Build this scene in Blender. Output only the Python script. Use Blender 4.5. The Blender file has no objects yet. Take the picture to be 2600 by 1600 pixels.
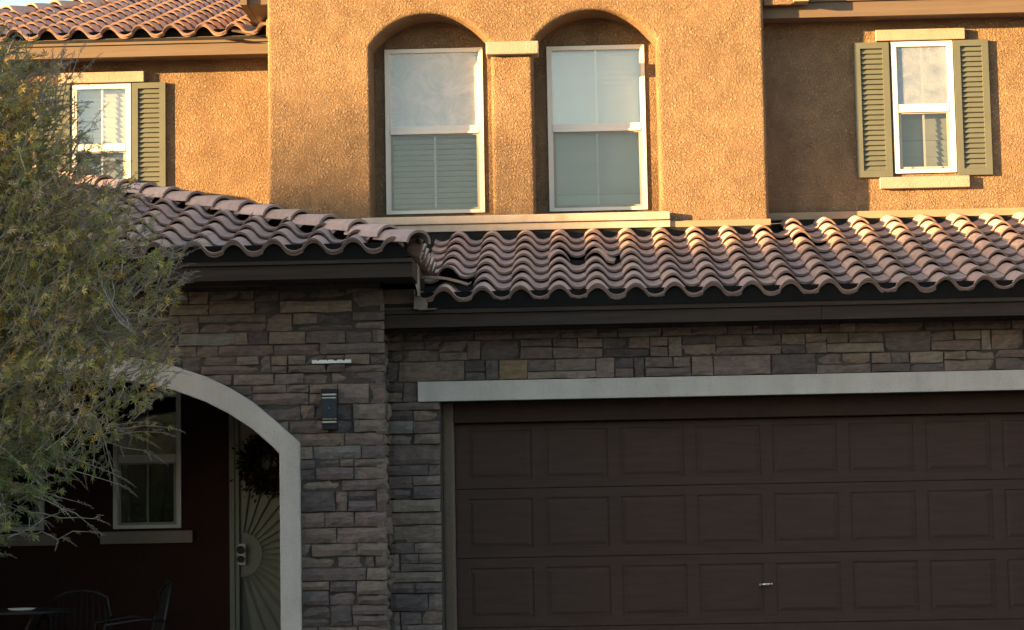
import bpy, bmesh, math, random
from mathutils import Vector, Matrix, noise
R = math.radians
random.seed(7)
scene = bpy.context.scene
COL = scene.collection

# ------------------------------------------------------------------ camera
cam_d = bpy.data.cameras.new("camera"); cam = bpy.data.objects.new("camera", cam_d); COL.objects.link(cam)
cam_d.sensor_width = 36.0; cam_d.lens = 5488.4 / 2600.0 * 36.0; cam_d.clip_start = 0.1; cam_d.clip_end = 400
yaw, pitch, roll = R(-1.623), R(5.3952), R(-1.0426)
fw = Vector((math.sin(yaw)*math.cos(pitch), math.cos(yaw)*math.cos(pitch), math.sin(pitch)))
rt = Vector((math.cos(yaw), -math.sin(yaw), 0)); up = rt.cross(fw)
r2 = rt*math.cos(roll) + up*math.sin(roll); u2 = -rt*math.sin(roll) + up*math.cos(roll)
M = Matrix(((r2.x, u2.x, -fw.x, -0.1714), (r2.y, u2.y, -fw.y, -17.0537), (r2.z, u2.z, -fw.z, 1.4003), (0, 0, 0, 1)))
cam.matrix_world = M
scene.camera = cam

# ------------------------------------------------------------------ light
SUN_AZ, SUN_EL = R(67.8), R(7.4)           # sun is 68 deg to the left of the wall normal, low
sdir = Vector((-math.sin(SUN_AZ)*math.cos(SUN_EL), -math.cos(SUN_AZ)*math.cos(SUN_EL), math.sin(SUN_EL)))
sun_d = bpy.data.lights.new("sun", 'SUN'); sun = bpy.data.objects.new("sun", sun_d); COL.objects.link(sun)
sun_d.energy = 5.0; sun_d.angle = R(0.55); sun_d.color = (1.0, 0.57, 0.20)
sun.rotation_euler = sdir.to_track_quat('Z', 'Y').to_euler()
world = bpy.data.worlds.new("World"); scene.world = world; world.use_nodes = True
wn = world.node_tree; bgn = wn.nodes['Background']
sky = wn.nodes.new('ShaderNodeTexSky'); sky.sky_type = 'NISHITA'; sky.sun_disc = False
sky.sun_elevation = SUN_EL; sky.sun_rotation = math.atan2(sdir.x, sdir.y)
sky.air_density = 1.0; sky.dust_density = 0.6; sky.ozone_density = 1.0
tintn = wn.nodes.new('ShaderNodeMix'); tintn.data_type = 'RGBA'; tintn.blend_type = 'MULTIPLY'; tintn.inputs[0].default_value = 1.0
tintn.inputs[7].default_value = (1.0, 0.91, 0.82, 1)      # thin evening haze
wn.links.new(sky.outputs[0], tintn.inputs[6]); wn.links.new(tintn.outputs[2], bgn.inputs[0]); bgn.inputs[1].default_value = 0.081
scene.view_settings.view_transform = 'Standard'; scene.view_settings.look = 'None'
scene.view_settings.exposure = 2.88; scene.view_settings.gamma = 1.0
scene.cycles.max_bounces = 6; scene.cycles.transparent_max_bounces = 12

# ------------------------------------------------------------------ materials
def mat(name):
    m = bpy.data.materials.new(name); m.use_nodes = True
    nt = m.node_tree; b = nt.nodes['Principled BSDF']
    return m, nt, b
def N(nt, t, **kw):
    n = nt.nodes.new(t)
    for k, v in kw.items():
        if k.startswith('_'): setattr(n, k[1:], v)
        else: n.inputs[k.replace('__', ' ')].default_value = v
    return n
def coords(nt, scale=(1, 1, 1)):
    tc = N(nt, 'ShaderNodeTexCoord'); mp = N(nt, 'ShaderNodeMapping')
    mp.inputs['Scale'].default_value = scale
    nt.links.new(tc.outputs['Object'], mp.inputs['Vector'])
    return mp.outputs[0]
def ramp(nt, fac, stops):
    r = N(nt, 'ShaderNodeValToRGB'); el = r.color_ramp.elements
    while len(el) < len(stops): el.new(0.5)
    for e, (p, c) in zip(el, stops): e.position = p; e.color = tuple(c) + (1,)
    nt.links.new(fac, r.inputs[0]); return r.outputs[0]
def mixc(nt, a, b, fac=0.5, mode='MIX'):
    m = nt.nodes.new('ShaderNodeMix'); m.data_type = 'RGBA'; m.blend_type = mode
    for s, v in ((6, a), (7, b), (0, fac)):
        if hasattr(v, 'is_output') or hasattr(v, 'links'): nt.links.new(v, m.inputs[s])
        else: m.inputs[s].default_value = (tuple(v) + (1,)) if s != 0 else v
    return m.outputs[2]
def sc(c, k): return tuple(min(1, x*k) for x in c)

def stucco_mat(name, col, lump=30.0, dist=0.02, strength=0.9, var=0.1):
    m, nt, b = mat(name); v = coords(nt)
    n1 = N(nt, 'ShaderNodeTexNoise', Scale=lump*0.8, Detail=2.0, Roughness=0.5, Distortion=0.8); nt.links.new(v, n1.inputs['Vector'])
    n2 = N(nt, 'ShaderNodeTexNoise', Scale=lump*0.55, Detail=3.0, Roughness=0.6); nt.links.new(v, n2.inputs['Vector'])
    w = N(nt, 'ShaderNodeVectorMath'); w.operation = 'MULTIPLY_ADD'; w.inputs[1].default_value = (4.2/lump,)*3
    nt.links.new(n2.outputs['Color'], w.inputs[0]); nt.links.new(v, w.inputs[2])
    vo = N(nt, 'ShaderNodeTexVoronoi', Scale=lump*0.62); vo.feature = 'DISTANCE_TO_EDGE'; nt.links.new(w.outputs[0], vo.inputs['Vector'])
    cr = ramp(nt, vo.outputs['Distance'], [(0.0, (0, 0, 0)), (0.10, (0.6,)*3), (0.30, (1, 1, 1))])
    n6 = N(nt, 'ShaderNodeTexNoise', Scale=lump*0.11, Detail=2.0, Roughness=0.5); nt.links.new(v, n6.inputs['Vector'])
    cr = mixc(nt, (0.8, 0.8, 0.8), cr, ramp(nt, n6.outputs[0], [(0.38, (0.62,)*3), (0.6, (1, 1, 1))]))
    a2 = N(nt, 'ShaderNodeMath', _operation='MULTIPLY_ADD'); a2.inputs[1].default_value = 1.3
    nt.links.new(n1.outputs[0], a2.inputs[0]); nt.links.new(cr, a2.inputs[2])
    bp = N(nt, 'ShaderNodeBump'); bp.inputs['Strength'].default_value = strength; bp.inputs['Distance'].default_value = dist
    nt.links.new(a2.outputs[0], bp.inputs['Height']); nt.links.new(bp.outputs[0], b.inputs['Normal'])
    n3 = N(nt, 'ShaderNodeTexNoise', Scale=1.3, Detail=5.0, Roughness=0.6); nt.links.new(v, n3.inputs['Vector'])
    c1 = ramp(nt, n3.outputs[0], [(0.3, sc(col, 1-var)), (0.7, sc(col, 1+var))])
    mp2 = N(nt, 'ShaderNodeMapping'); mp2.inputs['Scale'].default_value = (5.0, 5.0, 0.5); nt.links.new(v, mp2.inputs['Vector'])
    n5 = N(nt, 'ShaderNodeTexNoise', Scale=1.0, Detail=5.0, Roughness=0.65); nt.links.new(mp2.outputs[0], n5.inputs['Vector'])
    c1 = mixc(nt, c1, ramp(nt, n5.outputs[0], [(0.3, (0.90, 0.895, 0.89)), (0.6, (1.03, 1.03, 1.03))]), 1.0, 'MULTIPLY')
    c2 = ramp(nt, a2.outputs[0], [(0.5, (0.76, 0.73, 0.71)), (1.0, (1, 1, 1))])  # crease shade painted into the base colour
    nt.links.new(mixc(nt, c1, c2, 1.0, 'MULTIPLY'), b.inputs['Base Color'])
    b.inputs['Roughness'].default_value = 0.95; b.inputs['Specular IOR Level'].default_value = 0.15
    return m
def paint_mat(name, col, rough=0.55, nscale=8.0, var=0.12, bump=0.0, bscale=60, stretch=(1, 1, 1), spec=0.35, stain=None):
    m, nt, b = mat(name); v = coords(nt, stretch)
    n = N(nt, 'ShaderNodeTexNoise', Scale=nscale, Detail=6.0, Roughness=0.65); nt.links.new(v, n.inputs['Vector'])
    c = ramp(nt, n.outputs[0], [(0.3, sc(col, 1-var)), (0.7, sc(col, 1+var))])
    if stain:
        n4 = N(nt, 'ShaderNodeTexNoise', Scale=2.5, Detail=8.0, Roughness=0.75); nt.links.new(v, n4.inputs['Vector'])
        f = ramp(nt, n4.outputs[0], [(0.52, (0, 0, 0)), (0.72, (1, 1, 1))])
        c = mixc(nt, c, stain, f)
    nt.links.new(c, b.inputs['Base Color'])
    b.inputs['Roughness'].default_value = rough; b.inputs['Specular IOR Level'].default_value = spec
    if bump:
        n2 = N(nt, 'ShaderNodeTexNoise', Scale=bscale, Detail=4.0, Roughness=0.6); nt.links.new(v, n2.inputs['Vector'])
        bp = N(nt, 'ShaderNodeBump'); bp.inputs['Strength'].default_value = 0.6; bp.inputs['Distance'].default_value = bump
        nt.links.new(n2.outputs[0], bp.inputs['Height']); nt.links.new(bp.outputs[0], b.inputs['Normal'])
    return m
def attr_mat(name, rough=0.85, nscale=25, lo=0.8, hi=1.15, bump=0.004, bscale=50, spec=0.2, sheet=None, stretch=(1, 1, 1)):
    """base colour from the per-face colour of the mesh, with mottling"""
    m, nt, b = mat(name); v = coords(nt, stretch)
    at = N(nt, 'ShaderNodeAttribute'); at.attribute_name = 'tint'
    n = N(nt, 'ShaderNodeTexNoise', Scale=nscale, Detail=6.0, Roughness=0.7); nt.links.new(v, n.inputs['Vector'])
    c = ramp(nt, n.outputs[0], [(0.3, (lo, lo, lo)), (0.7, (hi, hi*0.99, hi*0.98))])
    nt.links.new(mixc(nt, at.outputs['Color'], c, 1.0, 'MULTIPLY'), b.inputs['Base Color'])
    b.inputs['Roughness'].default_value = rough; b.inputs['Specular IOR Level'].default_value = spec
    n2 = N(nt, 'ShaderNodeTexNoise', Scale=bscale, Detail=5.0, Roughness=0.6, Distortion=0.4); nt.links.new(v, n2.inputs['Vector'])
    bp = N(nt, 'ShaderNodeBump'); bp.inputs['Strength'].default_value = 0.7; bp.inputs['Distance'].default_value = bump
    nt.links.new(n2.outputs[0], bp.inputs['Height']); nt.links.new(bp.outputs[0], b.inputs['Normal'])
    return m
def leaf_mat(name):
    m, nt, b = mat(name)
    at = N(nt, 'ShaderNodeAttribute'); at.attribute_name = 'tint'
    nt.links.new(at.outputs['Color'], b.inputs['Base Color'])
    b.inputs['Roughness'].default_value = 0.6; b.inputs['Specular IOR Level'].default_value = 0.25
    tr = N(nt, 'ShaderNodeBsdfTranslucent'); nt.links.new(at.outputs['Color'], tr.inputs[0])
    mx = N(nt, 'ShaderNodeMixShader'); mx.inputs[0].default_value = 0.38
    out = nt.nodes['Material Output']
    nt.links.new(b.outputs[0], mx.inputs[1]); nt.links.new(tr.outputs[0], mx.inputs[2]); nt.links.new(mx.outputs[0], out.inputs[0])
    return m
def pane_mat(name, tint=(0.9, 0.95, 0.95), gloss=0.12, haze=None, wave=0.0):
    m, nt, b = mat(name); nt.nodes.remove(b); v = coords(nt)
    tr = N(nt, 'ShaderNodeBsdfTransparent'); tr.inputs[0].default_value = tint + (1,)
    gl = N(nt, 'ShaderNodeBsdfGlossy'); gl.inputs['Roughness'].default_value = 0.03
    if wave:
        n0 = N(nt, 'ShaderNodeTexNoise', Scale=3.0, Detail=1.0); nt.links.new(v, n0.inputs['Vector'])
        bp = N(nt, 'ShaderNodeBump'); bp.inputs['Strength'].default_value = 1.0; bp.inputs['Distance'].default_value = wave
        nt.links.new(n0.outputs[0], bp.inputs['Height']); nt.links.new(bp.outputs[0], gl.inputs['Normal'])
    mx = N(nt, 'ShaderNodeMixShader'); mx.inputs[0].default_value = gloss
    nt.links.new(tr.outputs[0], mx.inputs[1]); nt.links.new(gl.outputs[0], mx.inputs[2])
    last = mx.outputs[0]
    if haze:
        amount, col, kind = haze
        df = N(nt, 'ShaderNodeBsdfDiffuse'); df.inputs[0].default_value = col + (1,)
        n = N(nt, 'ShaderNodeTexNoise', Scale=5.0, Detail=7.0, Roughness=0.68, Distortion=0.8); nt.links.new(v, n.inputs['Vector'])
        f = ramp(nt, n.outputs[0], [(0.3, (amount*0.35,)*3), (0.62, (amount,)*3)])
        if kind == 'edge':      # seal failure: film fades towards the corners of the pane
            tc = N(nt, 'ShaderNodeTexCoord'); mp = N(nt, 'ShaderNodeMapping')
            mp.inputs['Location'].default_value = (-1.0, 0, -1.0); mp.inputs['Scale'].default_value = (2, 0, 2)
            nt.links.new(tc.outputs['Generated'], mp.inputs['Vector'])
            nd = N(nt, 'ShaderNodeTexNoise', Scale=4.0, Detail=4.0); nt.links.new(v, nd.inputs['Vector'])
            ad = N(nt, 'ShaderNodeVectorMath'); ad.operation = 'MULTIPLY_ADD'; ad.inputs[1].default_value = (0.35,)*3
            nt.links.new(nd.outputs['Color'], ad.inputs[0]); nt.links.new(mp.outputs[0], ad.inputs[2])
            ln = N(nt, 'ShaderNodeVectorMath'); ln.operation = 'LENGTH'; sc2 = N(nt, 'ShaderNodeVectorMath'); sc2.operation = 'MULTIPLY'; sc2.inputs[1].default_value = (0.62, 0.62, 0.62); nt.links.new(ad.outputs[0], sc2.inputs[0]); nt.links.new(sc2.outputs[0], ln.inputs[0])
            g = ramp(nt, ln.outputs['Value'], [(0.0, (1, 1, 1)), (0.9, (1, 1, 1)), (1.0, (0.3,)*3)])
            f = mixc(nt, f, g, 1.0, 'MULTIPLY')
        m2 = N(nt, 'ShaderNodeMixShader'); nt.links.new(f, m2.inputs[0]); nt.links.new(last, m2.inputs[1]); nt.links.new(df.outputs[0], m2.inputs[2])
        last = m2.outputs[0]
    nt.links.new(last, nt.nodes['Material Output'].inputs[0])
    return m

STUCCO = (0.266, 0.188, 0.124)
mt = {}
mt['stucco'] = stucco_mat('tan_stucco', STUCCO, lump=62, dist=0.0135, var=0.14, strength=1.0)
mt['stucco_fine'] = stucco_mat('shaded_fine_stucco', (0.16, 0.125, 0.10), lump=60, dist=0.004, strength=0.6)  # jamb stucco, darkened in its colour to stand for shade
mt['trim'] = stucco_mat('cream_trim', (0.345, 0.285, 0.25), lump=80, dist=0.003, strength=0.7, var=0.05)
mt['lintel'] = stucco_mat('pale_grey_trim', (0.525, 0.495, 0.48), lump=90, dist=0.004, strength=0.6, var=0.08)
mt['sillpaint'] = paint_mat('sill_paint', (0.42, 0.365, 0.325), 0.7, 6, 0.10, 0.002, 40, stain=(0.26, 0.22, 0.14))
mt['fascia'] = paint_mat('charcoal_brown_fascia', (0.044, 0.0335, 0.030), 0.75, 5, 0.25, 0.0008, 20, (0.25, 1, 6), spec=0.1)  # lower fascias get a darker tone than the upper ones
mt['fascia_tan'] = paint_mat('tan_fascia', (0.115, 0.088, 0.066), 0.6, 5, 0.15, 0.001, 20, (0.25, 1, 6))
mt['flash'] = paint_mat('tan_flashing', (0.27, 0.20, 0.14), 0.5, 5, 0.12, 0.0, 20, (0.3, 1, 3))
mt['header'] = stucco_mat('shaded_brown_header', (0.050, 0.033, 0.028), lump=80, dist=0.002, strength=0.4)  # stucco with the deep shade under the lintel put into its colour
mt['birdstop'] = paint_mat('eave_closure_dark', (0.012, 0.0115, 0.012), 0.9, 10, 0.2, spec=0.03)
mt['felt'] = paint_mat('roof_underlayment', (0.022, 0.022, 0.023), 0.9, 14, 0.3, 0.003, 30, spec=0.05)
mt['metal'] = paint_mat('weathered_flashing_metal', (0.15, 0.118, 0.098), 0.5, 12, 0.3, 0.002, 20, spec=0.5)
mt['tile'] = attr_mat('concrete_roof_tile', 0.85, 14, 0.80, 1.14, 0.003, 60)
mt['stone'] = attr_mat('ledge_stone', 0.9, 16, 0.70, 1.22, 0.014, 26, 0.15, stretch=(1, 1, 2.6))
mt['mortar'] = paint_mat('stone_mortar', (0.062, 0.056, 0.052), 0.95, 20, 0.2, 0.006, 40)
mt['garage'] = paint_mat('brown_garage_door_paint', (0.058, 0.0365, 0.0315), 0.65, 3, 0.16, 0.0006, 45, (1, 1, 8), spec=0.15)
mt['white'] = paint_mat('white_vinyl', (0.74, 0.73, 0.71), 0.4, 10, 0.03)
mt['blind'] = paint_mat('pale_blind', (0.72, 0.73, 0.68), 0.7, 4, 0.04)
mt['blind_teal'] = paint_mat('pale_teal_blind', (0.70, 0.745, 0.73), 0.7, 4, 0.04)
mt['screen'] = paint_mat('insect_screen_frame', (0.30, 0.31, 0.28), 0.6, 10, 0.05)
mt['shutter'] = paint_mat('olive_shutter_paint', (0.090, 0.104, 0.090), 0.6, 6, 0.08)
mt['blind_warm'] = paint_mat('cream_blind', (0.40, 0.41, 0.40), 0.7, 4, 0.04)
mt['pane'] = pane_mat('window_glass', (0.96, 0.965, 0.96), 0.15)
mt['pane_dark'] = pane_mat('screened_glass', (0.74, 0.765, 0.77), 0.07)
mt['pane_fog'] = pane_mat('fogged_glass', (0.9, 0.94, 0.94), 0.14, (0.88, (0.70, 0.75, 0.80), 'edge'))  # fog film, with mottled sky reflection painted into its colour
mt['pane_smear'] = pane_mat('smeared_glass', (0.82, 0.86, 0.88), 0.16, (0.45, (0.34, 0.40, 0.52), 'flat'))
mt['dark'] = paint_mat('dark_room', (0.012, 0.013, 0.016), 0.9)
mt['black'] = paint_mat('black_metal', (0.012, 0.014, 0.02), 0.35, 10, 0.1)
mt['navy'] = paint_mat('dark_blue_metal', (0.010, 0.016, 0.030), 0.3, 10, 0.1, spec=0.5)
mt['frost'] = paint_mat('frosted_glass', (0.48, 0.50, 0.47), 0.3, 10, 0.05)
mt['secdoor'] = paint_mat('grey_security_door', (0.21, 0.22, 0.19), 0.5, 10, 0.06)
mt['secmesh'] = paint_mat('perforated_screen', (0.10, 0.103, 0.09), 0.7, 60, 0.15)
mt['steel'] = paint_mat('brushed_steel', (0.62, 0.62, 0.64), 0.25, 20, 0.1, spec=0.8); mt['steel'].node_tree.nodes['Principled BSDF'].inputs['Metallic'].default_value = 0.9
mt['plate'] = paint_mat('white_plate', (0.75, 0.78, 0.80), 0.4)
mt['porchwall'] = stucco_mat('shaded_porch_stucco', (0.050, 0.024, 0.019), lump=45, dist=0.006, strength=0.6)  # wall stucco with the porch shade put into its colour
mt['concrete'] = paint_mat('concrete', (0.20, 0.185, 0.17), 0.9, 3, 0.12, 0.003, 80)
mt['gravel'] = paint_mat('desert_gravel', (0.17, 0.13, 0.10), 0.95, 40, 0.35, 0.01, 60)
mt['bark'] = paint_mat('grey_bark', (0.27, 0.245, 0.215), 0.9, 30, 0.25, 0.004, 80)
mt['leaf'] = leaf_mat('leaf')
mt['seed'] = leaf_mat('dry_seed_spike')
mt['wicker'] = paint_mat('dark_patio_metal', (0.014, 0.013, 0.014), 0.5, 20, 0.2)
mt['asphalt'] = paint_mat('asphalt', (0.05, 0.05, 0.05), 0.95, 60, 0.3)

# ------------------------------------------------------------------ mesh helpers
class MB:
    def __init__(s): s.v = []; s.f = []; s.c = []; s.sm = []
    def face(s, idx, col=None, smooth=False): s.f.append(idx); s.c.append(col); s.sm.append(smooth)
    def quadpts(s, pts, col=None, smooth=False):
        b = len(s.v); s.v += [tuple(p) for p in pts]; s.face(tuple(range(b, b+len(pts))), col, smooth)
    def box(s, x0, x1, y0, y1, z0, z1, col=None):
        b = len(s.v)
        s.v += [(x0,y0,z0),(x1,y0,z0),(x1,y1,z0),(x0,y1,z0),(x0,y0,z1),(x1,y0,z1),(x1,y1,z1),(x0,y1,z1)]
        for q in ((0,1,5,4),(1,2,6,5),(2,3,7,6),(3,0,4,7),(4,5,6,7),(3,2,1,0)): s.face(tuple(b+i for i in q), col)
        return s
    def prism(s, pts_xz, y0, y1, col=None):
        """polygon in x,z extruded along y"""
        n = len(pts_xz); b = len(s.v)
        s.v += [(x, y0, z) for x, z in pts_xz] + [(x, y1, z) for x, z in pts_xz]
        s.face(tuple(range(b, b+n)), col); s.face(tuple(range(b+2*n-1, b+n-1, -1)), col)
        for i in range(n):
            j = (i+1) % n; s.face((b+j, b+i, b+n+i, b+n+j), col)
    def tube(s, pts, rads, sides=6, col=None, cap=True):
        pts = [Vector(p) for p in pts]; rings = []
        for i, p in enumerate(pts):
            d = (pts[min(i+1, len(pts)-1)] - pts[max(i-1, 0)])
            if d.length < 1e-6: d = Vector((0, 0, 1))
            d.normalize(); a = d.cross(Vector((0.3, 0.2, 0.93)))
            if a.length < 1e-3: a = d.cross(Vector((1, 0, 0)))
            a.normalize(); bb = d.cross(a); r = rads[i] if isinstance(rads, (list, tuple)) else rads
            b0 = len(s.v)
            for k in range(sides):
                t = 2*math.pi*k/sides; s.v.append(tuple(p + a*math.cos(t)*r + bb*math.sin(t)*r))
            rings.append(b0)
        for i in range(len(rings)-1):
            for k in range(sides):
                k2 = (k+1) % sides
                s.face((rings[i]+k, rings[i]+k2, rings[i+1]+k2, rings[i+1]+k), col, True)
        if cap:
            s.face(tuple(rings[0]+k for k in reversed(range(sides))), col); s.face(tuple(rings[-1]+k for k in range(sides)), col)
        return s
    def build(s, name, m, parent=None, bevel=0.0, cut=None, label=None):
        me = bpy.data.meshes.new(name); me.from_pydata(s.v, [], s.f)
        if any(c is not None for c in s.c):
            at = me.attributes.new('tint', 'FLOAT_COLOR', 'CORNER'); buf = []
            for p, c in zip(me.polygons, s.c):
                cc = tuple(c or (0.2, 0.2, 0.2)) + (1.0,)
                for _ in range(p.loop_total): buf.extend(cc)
            at.data.foreach_set('color', buf)
        me.polygons.foreach_set('use_smooth', s.sm)
        me.update()
        o = link(name, me, m, parent)
        if cut or bevel:
            bm = bmesh.new(); bm.from_mesh(me)
            for co, no in (cut or []):
                bmesh.ops.bisect_plane(bm, geom=bm.verts[:]+bm.edges[:]+bm.faces[:], plane_co=co, plane_no=no, clear_outer=True)
            if bevel:
                bmesh.ops.remove_doubles(bm, verts=bm.verts[:], dist=1e-5)
                es = [e for e in bm.edges if len(e.link_faces) == 2 and e.calc_face_angle(0) > 0.6]
                bmesh.ops.bevel(bm, geom=es, offset=bevel, segments=2, profile=0.6, affect='EDGES', clamp_overlap=True)
            bm.to_mesh(me); bm.free()
        if label: o['label'] = label
        return o
def link(name, me, m, parent=None):
    o = bpy.data.objects.new(name, me); COL.objects.link(o)
    if m is not None: me.materials.append(m)
    if parent is not None: o.parent = parent
    return o
def thing(name, label, cat, loc=(0, 0, 0), group=None):
    o = bpy.data.objects.new(name, None); COL.objects.link(o); o.location = loc
    o['label'] = label; o['category'] = cat
    if group: o['group'] = group
    return o
def tag(o, label, cat, group=None):
    o['label'] = label; o['category'] = cat
    if group: o['group'] = group
    return o
def struct(o, kind='structure'): o['kind'] = kind; return o
def box(name, m, parent, *b, bevel=0.0, label=None): return MB().box(*b).build(name, m, parent, bevel=bevel, label=label)

def wall(name, m, parent, outline, holes, y0, y1, bev=0.0, res=3):
    """stucco wall: outline and holes are x,z polygons; slab from y0 (front) to y1 with rounded corners"""
    cu = bpy.data.curves.new(name, 'CURVE'); cu.dimensions = '2D'; cu.fill_mode = 'BOTH'
    cu.extrude = (y1-y0)/2 - bev; cu.bevel_depth = bev; cu.bevel_resolution = res; cu.offset = -bev
    for poly in [outline] + list(holes):
        sp = cu.splines.new('POLY'); sp.points.add(len(poly)-1); sp.use_cyclic_u = True
        for p, (x, z) in zip(sp.points, poly): p.co = (x, z, 0, 1)
    tmp = bpy.data.objects.new(name+'_c', cu); COL.objects.link(tmp)
    tmp.matrix_world = Matrix(((1,0,0,0),(0,0,-1,(y0+y1)/2),(0,1,0,0),(0,0,0,1)))
    dg = bpy.context.evaluated_depsgraph_get(); dg.update()
    me = bpy.data.meshes.new_from_object(tmp.evaluated_get(dg)); me.transform(tmp.matrix_world)
    bpy.data.objects.remove(tmp); bpy.data.curves.remove(cu)
    me.name = name; me.materials.clear()
    me.polygons.foreach_set('use_smooth', [True]*len(me.polygons)); me.set_sharp_from_angle(angle=R(35))
    return link(name, me, m, parent)
def rect(x0, x1, z0, z1): return [(x0, z0), (x1, z0), (x1, z1), (x0, z1)]
def arch(x0, x1, z0, zs, rise, n=18):
    c = (x0+x1)/2; h = (x1-x0)/2; rr = (h*h+rise*rise)/(2*rise); cz = zs+rise-rr
    a0 = math.asin(h/rr); pts = [(x0, z0), (x1, z0)]
    for i in range(n+1):
        a = a0 - 2*a0*i/n; pts.append((c+rr*math.sin(a), cz+rr*math.cos(a)))
    return pts

# ------------------------------------------------------------------ ground
g = MB(); g.box(-150, 150, -150, 150, -0.35, -0.16).build('ground', mt['gravel']); struct(bpy.data.objects['ground'])
struct(box('driveway', mt['concrete'], None, -1.8, 4.4, -11, 0.45, -0.35, -0.03))
struct(box('porch_floor', mt['concrete'], None, -6.2, -1.64, -2.4, 2.18, -0.35, -0.0))
struct(box('road', mt['asphalt'], None, -140, 140, -24, -14, -0.35, -0.15))

# ------------------------------------------------------------------ house
house = thing('house', 'two storey tan stucco house with stone porch, brown garage door and tile roofs', 'house', (0, 0, 0))
TW = 0.297; EXP = 0.330; TAN = 0.32; SL = math.hypot(1, TAN)
TILE_COLS = [(r*1.07, g*0.99, b*0.95) for r, g, b in ((0.43,0.325,0.305), (0.46,0.355,0.335), (0.40,0.305,0.29), (0.44,0.33,0.295), (0.42,0.33,0.32), (0.47,0.355,0.31))]
def tprof(u):
    """S profile over one tile width, u 0..1: barrel then pan"""
    if u < 0.57: return 0.072*max(0.0, math.sin(math.pi*u/0.57))**0.8
    u = min(u, 1.0)
    return -0.024*max(0.0, math.sin(math.pi*(u-0.57)/0.43))**0.8
def tile_roof(name, parent, O, e, s, n, cols, rows, skip=lambda i, j: False, odd=lambda i, j: None, cut=None, rnd=1.0, tint=1.0):
    """O eave start, e along the eave, s up the slope, n outwards; cols a range of tile numbers"""
    O, e, s, n = Vector(O), Vector(e).normalized(), Vector(s).normalized(), Vector(n).normalized()
    mb = MB(); K = 15; LEN = EXP+0.075
    nose = [(0.003, 0), (-0.001, -0.002), (-0.002, -0.007), (0.004, -0.009), (0.001, -0.0105), (0.001, -0.018), (0.005, -0.022)]
    for jj in range(-1, rows):
        j = max(jj, 0)
        for i in cols:
            if skip(i, j): continue
            od = dict(odd(i, j) or {})
            if jj < 0: od.update(dv=0.008, dn=-0.0185, lift=0)      # starter course under the eave row
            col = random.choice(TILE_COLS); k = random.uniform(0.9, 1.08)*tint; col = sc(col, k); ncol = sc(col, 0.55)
            du = random.gauss(0, 0.0016)*rnd + od.get('du', 0); dv = random.gauss(0, 0.003)*rnd + od.get('dv', 0)
            dn = random.gauss(0, 0.0012)*rnd + od.get('dn', 0); rot = random.gauss(0, 0.006)*rnd + od.get('rot', 0)
            lift = random.gauss(0, 0.001)*rnd + od.get('lift', 0)
            u0, u1 = od.get('u', (0.0, 1.0))
            def pt(uu, v, h):
                h = h*(1-0.13*v/LEN) if h > 0 else h
                U = uu*TW; off = 0.032*(1 - v/EXP) + lift*(1 - v/LEN)
                Uc = U-TW/2; U2 = TW/2 + Uc*math.cos(rot) - v*math.sin(rot); V2 = v*math.cos(rot) + Uc*math.sin(rot)
                side = 0.005*(1-min(1, uu*6)) 
                return O + e*(i*TW+U2+du) + s*(j*EXP+V2+dv) + n*(h+off+dn+side)
            b = len(mb.v); stride = len(nose)+3
            for kx in range(K+1):
                uu = u0 + (u1-u0+0.02)*kx/K; h = tprof(min(uu, 1.0))
                for (vv, hh) in nose: mb.v.append(tuple(pt(uu, vv, h+hh)))
                mb.v.append(tuple(pt(uu, LEN, h))); mb.v.append(tuple(pt(uu, 0.02, h))); mb.v.append(tuple(pt(uu, LEN, h-0.014)))
            L = len(nose)
            for kx in range(K):
                a = b+kx*stride; c = a+stride
                mb.face((a, c, c+L+1, a+L+1), col, True); mb.face((a+L+1, c+L+1, c+L, a+L), col, True)
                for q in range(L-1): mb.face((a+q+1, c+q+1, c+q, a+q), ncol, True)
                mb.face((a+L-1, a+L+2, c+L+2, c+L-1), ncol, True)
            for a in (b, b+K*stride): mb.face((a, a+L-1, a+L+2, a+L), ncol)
    return mb.build(name, mt['tile'], parent, cut=cut)
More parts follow.
